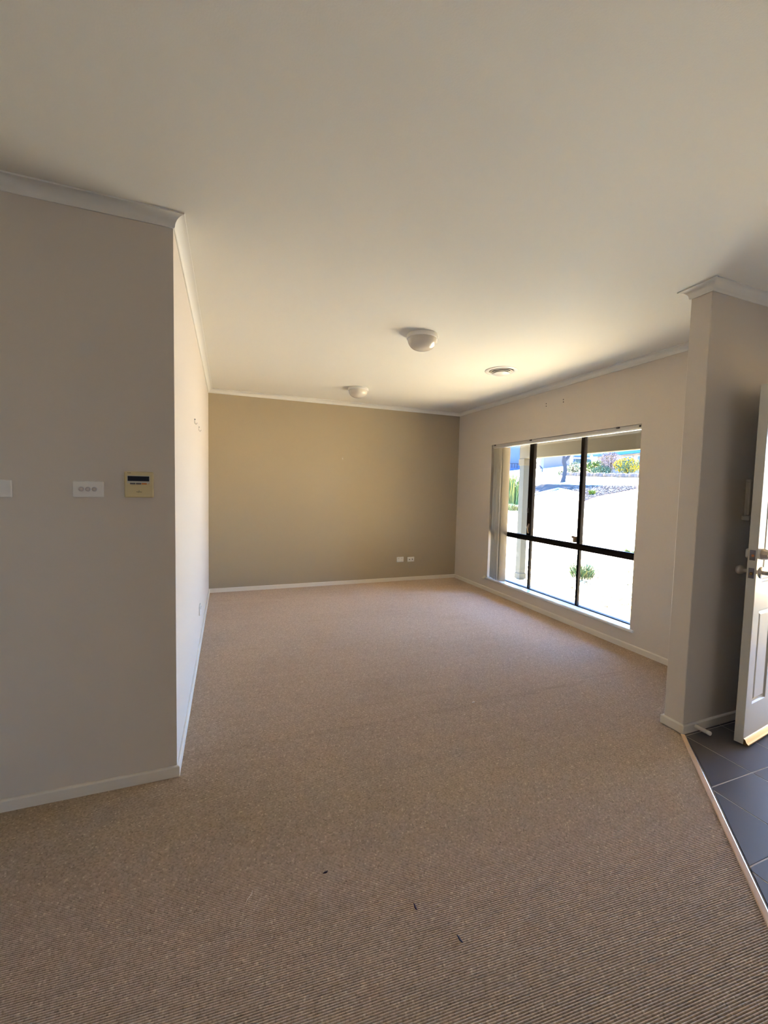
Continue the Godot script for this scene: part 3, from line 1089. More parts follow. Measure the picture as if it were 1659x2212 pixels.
func word(called: String, text: String, size: float, at: Vector3, m: Material, parent: Node3D) -> void:
	var f := SystemFont.new()
	f.font_names = PackedStringArray(["Droid Sans"])
	f.font_weight = 700
	var t := TextMesh.new()
	t.text = text
	t.font = f
	t.font_size = 32
	t.pixel_size = size / 32.0
	t.depth = 0.0004
	var o := MeshInstance3D.new()
	o.name = called
	o.mesh = t
	o.material_override = m
	o.position = at
	parent.add_child(o, true)


# =====================================================================  hooks, screws, lint
func hook(at: Vector3, turn: float, label: String) -> void:
	var h := thing("picture_hook", label, "hook", at, turn)
	var st := st_new()
	box(st, Vector3(0, 0.012, 0.001), Vector3(0.012, 0.026, 0.002), 0.0006)
	obj("back_strap", st, M.steel, h)
	st = st_new()
	tube(st, [Vector3(0, 0.018, 0.001), Vector3(0, 0.004, 0.002), Vector3(0, -0.012, 0.005), Vector3(0, -0.016, 0.011), Vector3(0, -0.011, 0.017), Vector3(0, -0.004, 0.018)], [0.002], 8)
	obj("hook_wire", st, M.steel, h)
	st = st_new()
	lathe(st, [Vector2(0, 0.006), Vector2(0.004, 0.005), Vector2(0.0045, 0.002), Vector2(0.002, 0.0)], 12, Transform3D(Basis(Vector3(1, 0, 0), PI / 2), Vector3(0, 0.018, 0.001)))
	obj("nail_head", st, M.dark, h)


func small_things() -> void:
	hook(Vector3(0, 1.862, -1.225), PI / 2, "small metal picture hook on the long left wall, nearer the corner with the switches")
	hook(Vector3(0, 1.865, -1.688), PI / 2, "small metal picture hook on the long left wall, nearer the taupe wall")
	hook(Vector3(1.751, 1.804, -D), 0.0, "small metal picture hook in the middle of the taupe wall")
	for k in 2:
		var z := -1.688 if k == 0 else -1.430
		var s := thing("screw_pair", "pair of dark screws in the wall above the window, " + ("left of the two pairs" if k == 0 else "right of the two pairs"), "screws", Vector3(W, 2.396, z), -PI / 2)
		for j in 2:
			var st := st_new()
			lathe(st, [Vector2(0.0055, 0.0), Vector2(0.0055, 0.003), Vector2(0.003, 0.005), Vector2(0, 0.0055)], 12, Transform3D(Basis(Vector3(1, 0, 0), PI / 2), Vector3(0.002 * j, 0.014 - 0.028 * j, 0)))
			obj("screw", st, mk(0.05, 0.035, 0.025, 0.5), s)
	# bits of thread on the carpet
	var bits := [
		[Vector3(0.823, 0, 0.958), Vector3(0.002, 0, 0.012), 0.0032, mk(0.035, 0.022, 0.075, 0.8), "short dark blue thread on the carpet in the foreground, the farther of two"],
		[Vector3(0.913, 0, 1.096), Vector3(0.005, 0, 0.013), 0.0032, mk(0.05, 0.06, 0.12, 0.8), "short grey-blue thread on the carpet in the foreground, the nearest of all"],
		[Vector3(0.565, 0, 0.735), Vector3(0.009, 0, -0.003), 0.0032, mk(0.03, 0.018, 0.03, 0.8), "dark brown crumb on the ribbed carpet, left of the blue threads"],
		[Vector3(1.757, 0, -0.131), Vector3(0.012, 0, -0.004), 0.0045, mk(0.72, 0.68, 0.62, 0.9), "white tuft of lint on the carpet seam"],
		[Vector3(0.30, 0, 0.735), Vector3(0.010, 0, -0.020), 0.0014, mk(0.60, 0.52, 0.44, 0.9), "thin pale thread on the carpet beside a dark speck"],
	]
	for b in bits:
		var st := st_new()
		var d: Vector3 = b[1]
		var side := d.cross(Vector3.UP).normalized()
		var pts := []
		var rad := []
		for i in 9:
			var t := i / 8.0 * 2.0 - 1.0
			pts.append(d * t + side * 0.14 * d.length() * sin(t * 2.6 + 0.4) + Vector3(0, float(b[2]) * 0.9, 0))
			rad.append(float(b[2]) * (1.0 - 0.75 * t * t))
		tube(st, pts, rad, 7)
		var o := obj("lint", st, b[3])
		o.name = numbered("lint")
		o.position = b[0]
		tag(o, b[4], "lint")


# =====================================================================  outside
func gy(x: float, z: float) -> float:
	var cap := 17.5 + clampf((-z - 24.0) * 2.0, 0.0, 25.0)
	var t := clampf(x - 5.5, 0.0, cap)
	return -0.12 + 0.155 * t


func porch() -> void:
	var st := st_new()
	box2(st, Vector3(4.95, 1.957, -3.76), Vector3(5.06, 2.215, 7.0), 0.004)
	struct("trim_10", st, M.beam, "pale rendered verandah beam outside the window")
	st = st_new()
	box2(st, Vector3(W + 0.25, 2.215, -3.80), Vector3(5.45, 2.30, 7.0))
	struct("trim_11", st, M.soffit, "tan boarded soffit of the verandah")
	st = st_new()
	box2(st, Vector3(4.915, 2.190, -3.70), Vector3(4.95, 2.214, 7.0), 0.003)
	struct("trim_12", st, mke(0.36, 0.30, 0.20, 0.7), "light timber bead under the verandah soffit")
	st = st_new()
	box2(st, Vector3(FARX - 0.6, H + 0.16, -4.1), Vector3(5.5, H + 0.26, 11.8))  # rear end lengthened out of view to shade the back opening
	struct("roof", st, mke(0.25, 0.22, 0.2, 0.8), "house roof slab, carried on unseen past the rear to shade the back opening")
	st = st_new()
	box2(st, Vector3(5.45, 2.30, -0.5), Vector3(8.2, 2.45, 7.4))  # added out of view to keep sun off the ground by the door
	struct("roof_added_shade", st, mk(0.25, 0.22, 0.2, 0.8), "unseen slab added over the entry to shade the door and the ground")
	# gutter on the outer edge
	st = st_new()
	var g := [Vector2(0.0, 0.0), Vector2(0.07, 0.0), Vector2(0.10, 0.025), Vector2(0.092, 0.06), Vector2(0.115, 0.10), Vector2(0.105, 0.105), Vector2(0.0, 0.105)]
	run(st, prof_rev(g), Vector3(5.06, 2.05, 7.0), Vector3(5.06, 2.05, -3.90), Vector3(1, 0, 0), 0, 0, 0, 0)
	var endp := []
	for v in g:
		endp.append(Vector3(5.06 + v.x, 2.05 + v.y, -3.90))
	poly(st, endp, Vector3(0, 0, -1))
	var gut := obj("gutter", st, mke(0.25, 0.26, 0.26, 0.5))
	tag(gut, "grey ogee gutter along the outer edge of the verandah", "gutter")
	# corner post
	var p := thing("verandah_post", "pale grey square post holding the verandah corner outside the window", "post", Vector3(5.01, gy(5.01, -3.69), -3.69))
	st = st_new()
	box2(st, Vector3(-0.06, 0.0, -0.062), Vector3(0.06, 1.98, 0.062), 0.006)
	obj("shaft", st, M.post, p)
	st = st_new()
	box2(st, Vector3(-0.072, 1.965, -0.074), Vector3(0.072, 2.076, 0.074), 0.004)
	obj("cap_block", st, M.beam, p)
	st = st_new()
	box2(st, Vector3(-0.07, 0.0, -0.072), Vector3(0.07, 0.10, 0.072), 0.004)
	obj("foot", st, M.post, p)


func patch(pts: Array, lift: float, called: String, m: Material, parent: Node3D, step := 0.5) -> MeshInstance3D:
	var pg := PackedVector2Array()
	var lo := Vector2(1e9, 1e9)
	var hi := -lo
	for p in pts:
		pg.append(p)
		lo = lo.min(p)
		hi = hi.max(p)
	var st := st_new()
	var o := parent.position if parent != self else Vector3.ZERO
	var x := floorf(lo.x / step) * step
	while x < hi.x:
		var z := floorf(lo.y / step) * step
		while z < hi.y:
			var cell := PackedVector2Array([Vector2(x, z), Vector2(x + step, z), Vector2(x + step, z + step), Vector2(x, z + step)])
			for pp in Geometry2D.intersect_polygons(cell, pg):
				var idx := Geometry2D.triangulate_polygon(pp)
				for i in range(0, idx.size(), 3):
					var v := []
					for k in 3:
						var q: Vector2 = pp[idx[i + k]]
						v.append(Vector3(q.x, gy(q.x, q.y) + lift, q.y) - o)
					poly(st, v, Vector3.UP)
			z += step
		x += step
	# skirt
	for i in pg.size():
		var a := pg[i]
		var b := pg[(i + 1) % pg.size()]
		var e := (b - a).normalized()
		var n := Vector3(e.y, 0, -e.x) * (1.0 if area(pg) > 0.0 else -1.0)
		var k := maxi(1, int(a.distance_to(b) / step))
		for j in k:
			var c := a.lerp(b, j / float(k))
			var d := a.lerp(b, (j + 1) / float(k))
			poly(st, [Vector3(c.x, gy(c.x, c.y) + lift, c.y) - o, Vector3(d.x, gy(d.x, d.y) + lift, d.y) - o, Vector3(d.x, gy(d.x, d.y) - 0.05, d.y) - o, Vector3(c.x, gy(c.x, c.y) - 0.05, c.y) - o], n)
	return obj(called, st, m, parent)


func ground_mat(r: float, g: float, b: float, var_: float, scale: float) -> StandardMaterial3D:
	var m := mk(1, 1, 1, 0.95, 0.0, 0.0)
	var t := noise_tex(0.03, 256, 5)
	var ramp := Gradient.new()
	ramp.set_color(0, lin(r * (1.0 - var_), g * (1.0 - var_), b * (1.0 - var_)))
	ramp.set_color(1, lin(r * (1.0 + var_), g * (1.0 + var_), b * (1.0 + var_)))
	t.color_ramp = ramp
	m.albedo_texture = t
	m.uv1_triplanar = true
	m.uv1_world_triplanar = true
	m.uv1_scale = Vector3(scale, scale, scale)
	return m


func yard() -> void:
	# the sloping ground
	var xs := []
	var zs := []
	var x := -40.0
	while x < 70.0:
		xs.append(x)
		x += 0.5 if x >= 3.0 and x < 8.0 else (1.0 if x >= 0.0 and x < 40.0 else 5.0)
	var z := -75.0
	while z <= 45.0:
		zs.append(z)
		z += 1.0 if z > -45.0 and z < 10.0 else 5.0
	var st := st_new()
	for i in xs.size() - 1:
		for j in zs.size() - 1:
			var v := []
			for q in [[i, j], [i + 1, j], [i + 1, j + 1], [i, j + 1]]:
				v.append(Vector3(xs[q[0]], gy(xs[q[0]], zs[q[1]]) - 0.01, zs[q[1]]))
			poly(st, [v[0], v[1], v[2]], Vector3.UP)
			poly(st, [v[0], v[2], v[3]], Vector3.UP)
	struct("ground", st, ground_mat(0.76, 0.63, 0.38, 0.10, 0.6), "dry pale sunlit yard sloping up from the house")
	# unseen dark ground and fence added behind the house to dim the fill
	var pv := patch([Vector2(-9, 6.9), Vector2(6, 6.9), Vector2(6, 14.0), Vector2(-9, 14.0)], 0.02, "added_paving", ground_mat(0.060, 0.055, 0.05, 0.1, 1.0), self, 1.0)
	pv.set_meta("kind", "structure")
	pv.set_meta("label", "unseen dark ground sheet added behind the house to cut bounced light")
	var bf := st_new()
	box2(bf, Vector3(-9, -0.1, 14.0), Vector3(6, 3.3, 14.1))
	struct("wall_added_fence", bf, mk(0.078, 0.069, 0.060, 0.9, 0.0, 0.1), "unseen fence added behind the house to block light from the rear opening")
	# driveway slabs
	var dr := sgroup("driveway", "pale concrete driveway slabs crossing the front yard", Vector3(11, gy(11, -7), -7))
	var con := ground_mat(0.72, 0.63, 0.46, 0.05, 0.5)
	patch([Vector2(8.64, 2.5), Vector2(8.64, -6.2), Vector2(10.35, -7.55), Vector2(10.35, 2.5)], 0.02, "concrete_slab", con, dr)
	patch([Vector2(10.38, 2.5), Vector2(10.38, -7.58), Vector2(12.85, -9.8), Vector2(13.96, -10.3), Vector2(14.0, 2.5)], 0.02, "concrete_slab", con, dr)
	patch([Vector2(14.03, 2.5), Vector2(14.0, -10.32), Vector2(16.56, -10.44), Vector2(17.45, -11.1), Vector2(17.45, 2.5)], 0.02, "concrete_slab", con, dr)
	var rd := patch([Vector2(17.5, 6), Vector2(17.5, -11.1), Vector2(17.7, -14.5), Vector2(18.6, -24), Vector2(20.9, -24), Vector2(20.1, -16.6), Vector2(19.5, -12.7), Vector2(19.5, 6)], 0.015, "road", ground_mat(0.5, 0.48, 0.45, 0.06, 0.4), self)
	rd.set_meta("kind", "structure")
	rd.set_meta("label", "pale sunlit road beyond the front yard")
	var bed := patch([Vector2(12.9, -9.85), Vector2(13.98, -10.36), Vector2(16.56, -10.5), Vector2(17.42, -11.2), Vector2(17.6, -14.3), Vector2(16.1, -14.4), Vector2(14.8, -11.9)], 0.01, "gravel_bed", ground_mat(0.024, 0.020, 0.019, 0.4, 1.4), self)
	bed.set_meta("kind", "structure")
	bed.set_meta("label", "brown gravel bed at the far side of the driveway")
	var shade_patch := patch([Vector2(13.0, -10.6), Vector2(14.75, -12.1), Vector2(16.0, -14.4), Vector2(12.75, -13.3), Vector2(12.3, -16.0), Vector2(15.5, -19.0), Vector2(18.2, -17.5), Vector2(17.5, -14.4), Vector2(16.1, -14.45), Vector2(14.8, -11.95)], 0.012, "tree_shade_patch", ground_mat(0.030, 0.027, 0.025, 0.3, 0.8), self)  # tree shade helped along by a darker ground colour
	shade_patch.set_meta("kind", "structure")
	shade_patch.set_meta("label", "ground darkened in colour so the shade of the street tree shows")
	# loose stones of the gravel bed
	var mm := MultiMesh.new()
	mm.transform_format = MultiMesh.TRANSFORM_3D
	mm.use_colors = true
	var ss := st_new()
	lathe(ss, [Vector2(0, 0.5), Vector2(0.45, 0.3), Vector2(0.5, 0), Vector2(0.3, -0.3), Vector2(0, -0.4)], 6, Transform3D(), true)
	mm.mesh = ss.commit()
	mm.instance_count = 1600
	var pg := PackedVector2Array([Vector2(12.95, -9.95), Vector2(13.98, -10.46), Vector2(16.56, -10.6), Vector2(17.3, -11.3), Vector2(17.5, -14.2), Vector2(16.1, -14.3), Vector2(14.9, -11.9)])
	var n := 0
	while n < 1600:
		var p := Vector2(rng.randf_range(12.8, 17.6), rng.randf_range(-14.4, -9.8))
		if not Geometry2D.is_point_in_polygon(p, pg):
			continue
		var s := rng.randf_range(0.03, 0.085)
		mm.set_instance_transform(n, Transform3D(Basis(Vector3.UP, rng.randf() * TAU).scaled(Vector3(s, s * 0.6, s)), Vector3(p.x, gy(p.x, p.y) + 0.02, p.y)))
		var k := rng.randf_range(0.012, 0.095)
		mm.set_instance_color(n, Color(k, k * 0.88, k * 0.78))
		n += 1
	var gm := mk(1, 1, 1, 0.9, 0.0, 0.0)
	gm.vertex_color_use_as_albedo = true
	multi("gravel", mm, gm, "loose brown gravel stones spread over the bed beside the driveway", "gravel")
	# straight concrete edging
	var k2 := st_new()
	for seg in [[Vector2(12.75, -13.39), Vector2(14.11, -13.88)], [Vector2(14.11, -13.88), Vector2(16.03, -14.48)], [Vector2(16.03, -14.48), Vector2(14.76, -11.93)], [Vector2(14.76, -11.93), Vector2(12.9, -9.9)]]:
		var a: Vector2 = seg[0]
		var b: Vector2 = seg[1]
		for i in 6:
			var c := a.lerp(b, i / 6.0)
			var d := a.lerp(b, (i + 1) / 6.0)
			var p0 := Vector3(c.x, gy(c.x, c.y) + 0.03, c.y)
			var p1 := Vector3(d.x, gy(d.x, d.y) + 0.03, d.y)
			var dir := (p1 - p0).normalized()
			var sd := dir.cross(Vector3.UP).normalized()
			box(k2, (p0 + p1) * 0.5, Vector3(p0.distance_to(p1), 0.10, 0.10), 0.01, Basis(dir, sd.cross(dir), sd))
	var ke := obj("garden_edging", k2, mke(0.55, 0.53, 0.48, 0.8))
	tag(ke, "pale concrete edging around the shaded patch under the tree", "edging")
	# stone border of the flower bed
	var sb := thing("stone_border", "low border of rough grey stones in front of the flowering bushes", "stone border", Vector3(21.36, gy(21.36, -16.3), -16.3))
	var line := [Vector2(22.9, -21.4), Vector2(21.36, -16.3), Vector2(20.55, -12.6)]
	var protos := []
	for k in 4:
		var sst := st_new()
		box(sst, Vector3.ZERO, Vector3(0.30, 0.22 + 0.02 * k, 0.20), 0.06, Basis.from_euler(Vector3(0.1 * k, 0.2, 0.05 * k)))
		protos.append(sst.commit())
	var smats := [mke(0.10, 0.10, 0.11, 0.9), mke(0.13, 0.115, 0.105, 0.9), mke(0.085, 0.085, 0.095, 0.9)]
	for k in 34:
		var t := k / 33.0 * 2.0
		var p: Vector2 = line[0].lerp(line[1], t) if t < 1.0 else line[1].lerp(line[2], t - 1.0)
		var xf := Transform3D(Basis(Vector3.UP, 1.28 + rng.randf_range(-0.25, 0.25)).scaled(Vector3.ONE * rng.randf_range(0.85, 1.1)), Vector3(p.x, gy(p.x, p.y) + 0.09, p.y) - sb.position)
		inst("stone", protos[k % 4], smats[k % 3], sb, xf)


func multi(called: String, mm: MultiMesh, m: Material, label: String, category: String) -> MultiMeshInstance3D:
	var o := MultiMeshInstance3D.new()
	o.name = numbered(called)
	o.multimesh = mm
	o.material_override = m
	o.set_meta("kind", "stuff")
	tag(o, label, category)
	add_child(o)
	return o


func at_line(P: Vector3, dv: Vector3, s: float, y: float, back := 0.0) -> Vector3:
	var n := Vector3(-dv.z, 0, dv.x)
	return P + dv * s + Vector3(0, y, 0) + n * back


# house local frame: x along dv, z towards the viewer
func house(called: String, label: String, P: Vector3, dv: Vector3) -> Node3D:
	var turn := atan2(-dv.z, dv.x)
	return thing(called, label, "house", P, turn)


func hb(h: Node3D, called: String, a: Vector3, b: Vector3, m: Material, ch := 0.01) -> MeshInstance3D:
	var st := st_new()
	box2(st, a, b, ch)
	return obj(called, st, m, h)


func houses() -> void:
	var glass := mkh(0.10, 0.17, 0.26, 0.08)
	var wframe := mkh(0.55, 0.58, 0.62, 0.5)
	# right: cream wall, blue fascia; local +x runs to the left of the view, so turn it round
	var dv := Vector3(-0.225, 0, 0.974).normalized()
	var h := house("house", "cream house with a bright blue fascia and two windows behind the yellow flowers", Vector3(31.86, 0, -22.35), dv)
	var cream := mkh(0.32, 0.29, 0.26, 0.8)
	hb(h, "wall", Vector3(-6.0, 2.4, -1.2), Vector3(5.0, 4.9, -0.35), cream)
	hb(h, "fascia", Vector3(-2.75, 4.74, -0.36), Vector3(5.4, 4.96, 0.1), mkh(0.04, 0.20, 0.62, 0.6))
	hb(h, "roof", Vector3(-6.1, 4.93, -1.3), Vector3(5.6, 5.05, 0.16), mkh(0.10, 0.24, 0.50, 0.7))
	hb(h, "fascia", Vector3(-6.1, 4.80, -0.36), Vector3(-3.6, 4.96, 0.05), mkh(0.08, 0.20, 0.50, 0.6))
	for w in [[-2.35, -1.22, 3.85, 4.58], [-0.66, 0.45, 3.85, 4.56]]:
		var f := hb(h, "window_frame", Vector3(w[0], w[2], -0.36), Vector3(w[1], w[3], -0.26), wframe)
		var mid: float = (w[0] + w[1]) * 0.5
		hb(f, "glass", Vector3(w[0] + 0.08, w[2] + 0.08, -0.27), Vector3(mid - 0.04, w[3] - 0.08, -0.255), glass, 0.0)
		hb(f, "glass", Vector3(mid + 0.04, w[2] + 0.08, -0.27), Vector3(w[1] - 0.08, w[3] - 0.08, -0.255), glass, 0.0)
	# middle: lavender garage wall and the paler house with a verandah beam
	dv = Vector3(0.935, 0, 0.353).normalized()
	h = house("house", "garage wall with blue sky shade in its lavender colour, behind the bare trunk of the street tree", Vector3(30.6, 0, -30.9), dv)
	hb(h, "wall", Vector3(-0.86, 3.4, -0.9), Vector3(1.85, 5.6, 0.0), mkh(0.24, 0.23, 0.36, 0.8))  # lavender stands for blue sky light on the shaded wall
	hb(h, "roof", Vector3(-0.86, 5.6, -0.9), Vector3(1.85, 5.75, 0.1), mkh(0.2, 0.22, 0.26, 0.7))
	h = house("house", "pale blue house with a white verandah beam behind the green bushes", Vector3(31.6, 0, -30.9), dv)
	hb(h, "wall", Vector3(1.9, 3.2, -1.3), Vector3(3.6, 5.9, -1.0), mkh(0.16, 0.24, 0.42, 0.8))
	hb(h, "fascia", Vector3(1.4, 5.05, -0.3), Vector3(3.2, 5.30, 0.0), mkh(0.20, 0.40, 0.48, 0.6))
	hb(h, "verandah_beam", Vector3(1.4, 4.74, -0.2), Vector3(3.6, 4.88, 0.05), mkh(0.46, 0.48, 0.46, 0.6))
	hb(h, "lower_wall", Vector3(1.9, 3.2, -0.8), Vector3(3.5, 4.74, -0.5), mkh(0.09, 0.17, 0.22, 0.8))
	hb(h, "window", Vector3(2.85, 4.95, -1.02), Vector3(3.15, 5.3, -0.9), mkh(0.05, 0.06, 0.09, 0.3))
	# left: blue house with a deck balustrade
	h = house("house", "tall house, its blue wall colour holding sky-lit shade, with a dark deck balustrade, seen left of the verandah post", Vector3(30.0, 0, -36.4), dv)
	hb(h, "wall", Vector3(-4.0, 3.3, -6.0), Vector3(2.6, 6.75, 0.0), mkh(0.115, 0.185, 0.28, 0.8))  # blue colour holds the sky light on this shaded side
	hb(h, "eave", Vector3(-4.2, 6.75, -6.2), Vector3(2.8, 6.95, 0.5), mkh(0.08, 0.14, 0.28, 0.7))
	var dark := mkh(0.03, 0.05, 0.09, 0.6)
	hb(h, "deck", Vector3(-3.0, 3.2, 0.0), Vector3(0.6, 3.84, 1.4), mkh(0.07, 0.13, 0.27, 0.8))
	hb(h, "handrail", Vector3(-3.0, 4.28, 1.3), Vector3(0.3, 4.36, 1.4), dark)
	for k in 12:
		var x := -2.9 + k * 0.28
		hb(h, "baluster", Vector3(x, 3.84, 1.33), Vector3(x + 0.07, 4.28, 1.38), dark, 0.0)
	var st := st_new()
	tube(st, [Vector3(0.27, 4.32, 1.35), Vector3(0.85, 3.72, 1.9)], [0.045], 6)
	obj("stair_rail", st, dark, h)
	# carport with its stair rail
	var c := thing("carport", "small carport with a thin pale post and dark stair rail beside the lavender wall", "carport", Vector3(26, 0, -27.3), atan2(-dv.z, dv.x))
	hb(c, "roof", Vector3(-0.78, 4.34, -2.2), Vector3(0.42, 4.46, 0.12), mkh(0.22, 0.24, 0.28, 0.7))
	hb(c, "post", Vector3(0.18, 2.85, -0.06), Vector3(0.30, 4.36, 0.06), mkh(0.22, 0.30, 0.42, 0.6))
	hb(c, "back_wall", Vector3(-0.78, 3.0, -2.3), Vector3(-0.42, 4.36, -2.1), mkh(0.12, 0.18, 0.30, 0.8))
	st = st_new()
	tube(st, [Vector3(-0.75, 3.93, 0), Vector3(-0.30, 3.9, 0), Vector3(0.18, 3.36, 0.2)], [0.035], 6)
	for k in 5:
		var t := k / 4.0
		var p := Vector3(-0.30, 3.9, 0).lerp(Vector3(0.18, 3.36, 0.2), t)
		tube(st, [p, p - Vector3(0, 0.55, 0)], [0.018], 5)
	obj("stair_rail", st, dark, c)


# =====================================================================  plants
func blade_clump(called: String, label: String, category: String, at: Vector3, n: int, r: float, h: float, wd: float, cols: Array, droop: float, seed_: int, group := "") -> Node3D:
	var t := thing(called, label, category, at, 0.0, group)
	var g := RandomNumberGenerator.new()
	g.seed = seed_
	var sts := []
	for c in cols:
		sts.append(st_new())
	for i in n:
		var st: SurfaceTool = sts[i % cols.size()]
		var a := g.randf() * TAU
		var rr := r * sqrt(g.randf())
		var base := Vector3(cos(a) * rr * 0.45, 0, sin(a) * rr * 0.45)
		var a2 := a + g.randf_range(-0.8, 0.8)
		var out := Vector3(cos(a2), 0, sin(a2))
		var lean := g.randf_range(0.15, 1.0) * r * 0.9
		var hh := h * g.randf_range(0.6, 1.05)
		var side := out.cross(Vector3.UP).normalized().rotated(Vector3.UP, g.randf_range(-0.9, 0.9))
		var prev := base
		var pw := wd * 0.6
		for k in range(1, 6):
			var u := k / 5.0
			var p := base + out * lean * u * (0.5 + 0.5 * u) + Vector3(0, hh * (u - droop * u * u * u), 0)
			var w := wd * (1.0 - u * u) * 0.9 + 0.0005
			var nrm := side.cross(p - prev).normalized()
			if nrm.y < 0.0:
				nrm = -nrm
			tri(st, prev - side * pw, prev + side * pw, p + side * w, nrm, nrm, nrm)
			tri(st, prev - side * pw, p + side * w, p - side * w, nrm, nrm, nrm)
			prev = p
			pw = w
	for k in cols.size():
		var m := mke(cols[k].r, cols[k].g, cols[k].b, 0.6)
		m.backlight = lin(0.25, 0.25, 0.25)
		var o := obj("blades", sts[k], m, t)
		o.set_meta("kind", "stuff")
	return t


func leaf_mesh(s: float) -> ArrayMesh:
	var st := st_new()
	var p := [Vector3(0, 0, 0), Vector3(0.28, 0.06, 0.4), Vector3(0, 0.10, 1.0), Vector3(-0.28, 0.06, 0.4)]
	for i in 4:
		p[i] = p[i] * s
	poly(st, [p[0], p[1], p[2]], Vector3.UP)
	poly(st, [p[0], p[2], p[3]], Vector3.UP)
	return st.commit()


func cloud(parent: Node3D, called: String, n: int, c: Vector3, r: Vector3, size: float, cols: Array, shell_: float, seed_: int) -> void:
	var g := RandomNumberGenerator.new()
	g.seed = seed_
	var mm := MultiMesh.new()
	mm.transform_format = MultiMesh.TRANSFORM_3D
	mm.use_colors = true
	mm.mesh = leaf_mesh(size)
	mm.instance_count = n
	for i in n:
		var d := Vector3(g.randfn(), g.randfn(), g.randfn()).normalized()
		var rad := lerpf(pow(g.randf(), 0.4), 1.0, shell_)
		# lumps
		rad *= 0.82 + 0.18 * sin(d.x * 7.0 + seed_) * sin(d.y * 6.0 + 1.3) * sin(d.z * 7.0 + 0.7) + 0.1 * g.randf()
		var p := c + d * rad * r
		if p.y < 0.02:
			p.y = 0.02 + g.randf() * 0.1
		var b := Basis.from_euler(Vector3(g.randf() * TAU, g.randf() * TAU, g.randf() * TAU)).scaled(Vector3.ONE * g.randf_range(0.7, 1.3))
		mm.set_instance_transform(i, Transform3D(b, p))
		var col: Color = cols[g.randi() % cols.size()]
		var k := g.randf_range(0.75, 1.25) * EX
		mm.set_instance_color(i, Color(col.r * k, col.g * k, col.b * k))
	var o := MultiMeshInstance3D.new()
	o.name = called
	o.multimesh = mm
	var m := mk(1, 1, 1, 0.6)
	m.vertex_color_use_as_albedo = true
	m.metallic_specular = 0.1
	m.backlight = lin(0.3, 0.3, 0.3)
	o.material_override = m
	o.set_meta("kind", "stuff")
	parent.add_child(o, true)


func stems(parent: Node3D, r: float, h: float, seed_: int) -> void:
	var g := RandomNumberGenerator.new()
	g.seed = seed_
	var st := st_new()
	for k in 7:
		var a := TAU * k / 7.0 + g.randf()
		var d := Vector3(cos(a), 0, sin(a)) * r * g.randf_range(0.3, 0.8)
		tube(st, [Vector3(0, -0.05, 0) + d * 0.1, d * 0.5 + Vector3(0, h * 0.45, 0), d + Vector3(0, h * 0.85, 0)], [0.03, 0.02, 0.008], 5)
	obj("stems", st, mke(0.07, 0.05, 0.035, 0.9), parent)


func bush(called: String, label: String, x: float, z: float, w: float, h: float, cols: Array, seed_: int, n := 900, size := 0.10) -> Node3D:
	var t := thing(called, label, "shrub", Vector3(x, gy(x, z), z))
	stems(t, w * 0.4, h, seed_)
	cloud(t, "foliage", n, Vector3(0, h * 0.5, 0), Vector3(w * 0.5, h * 0.5, w * 0.5), size, cols, 0.25, seed_)
	return t


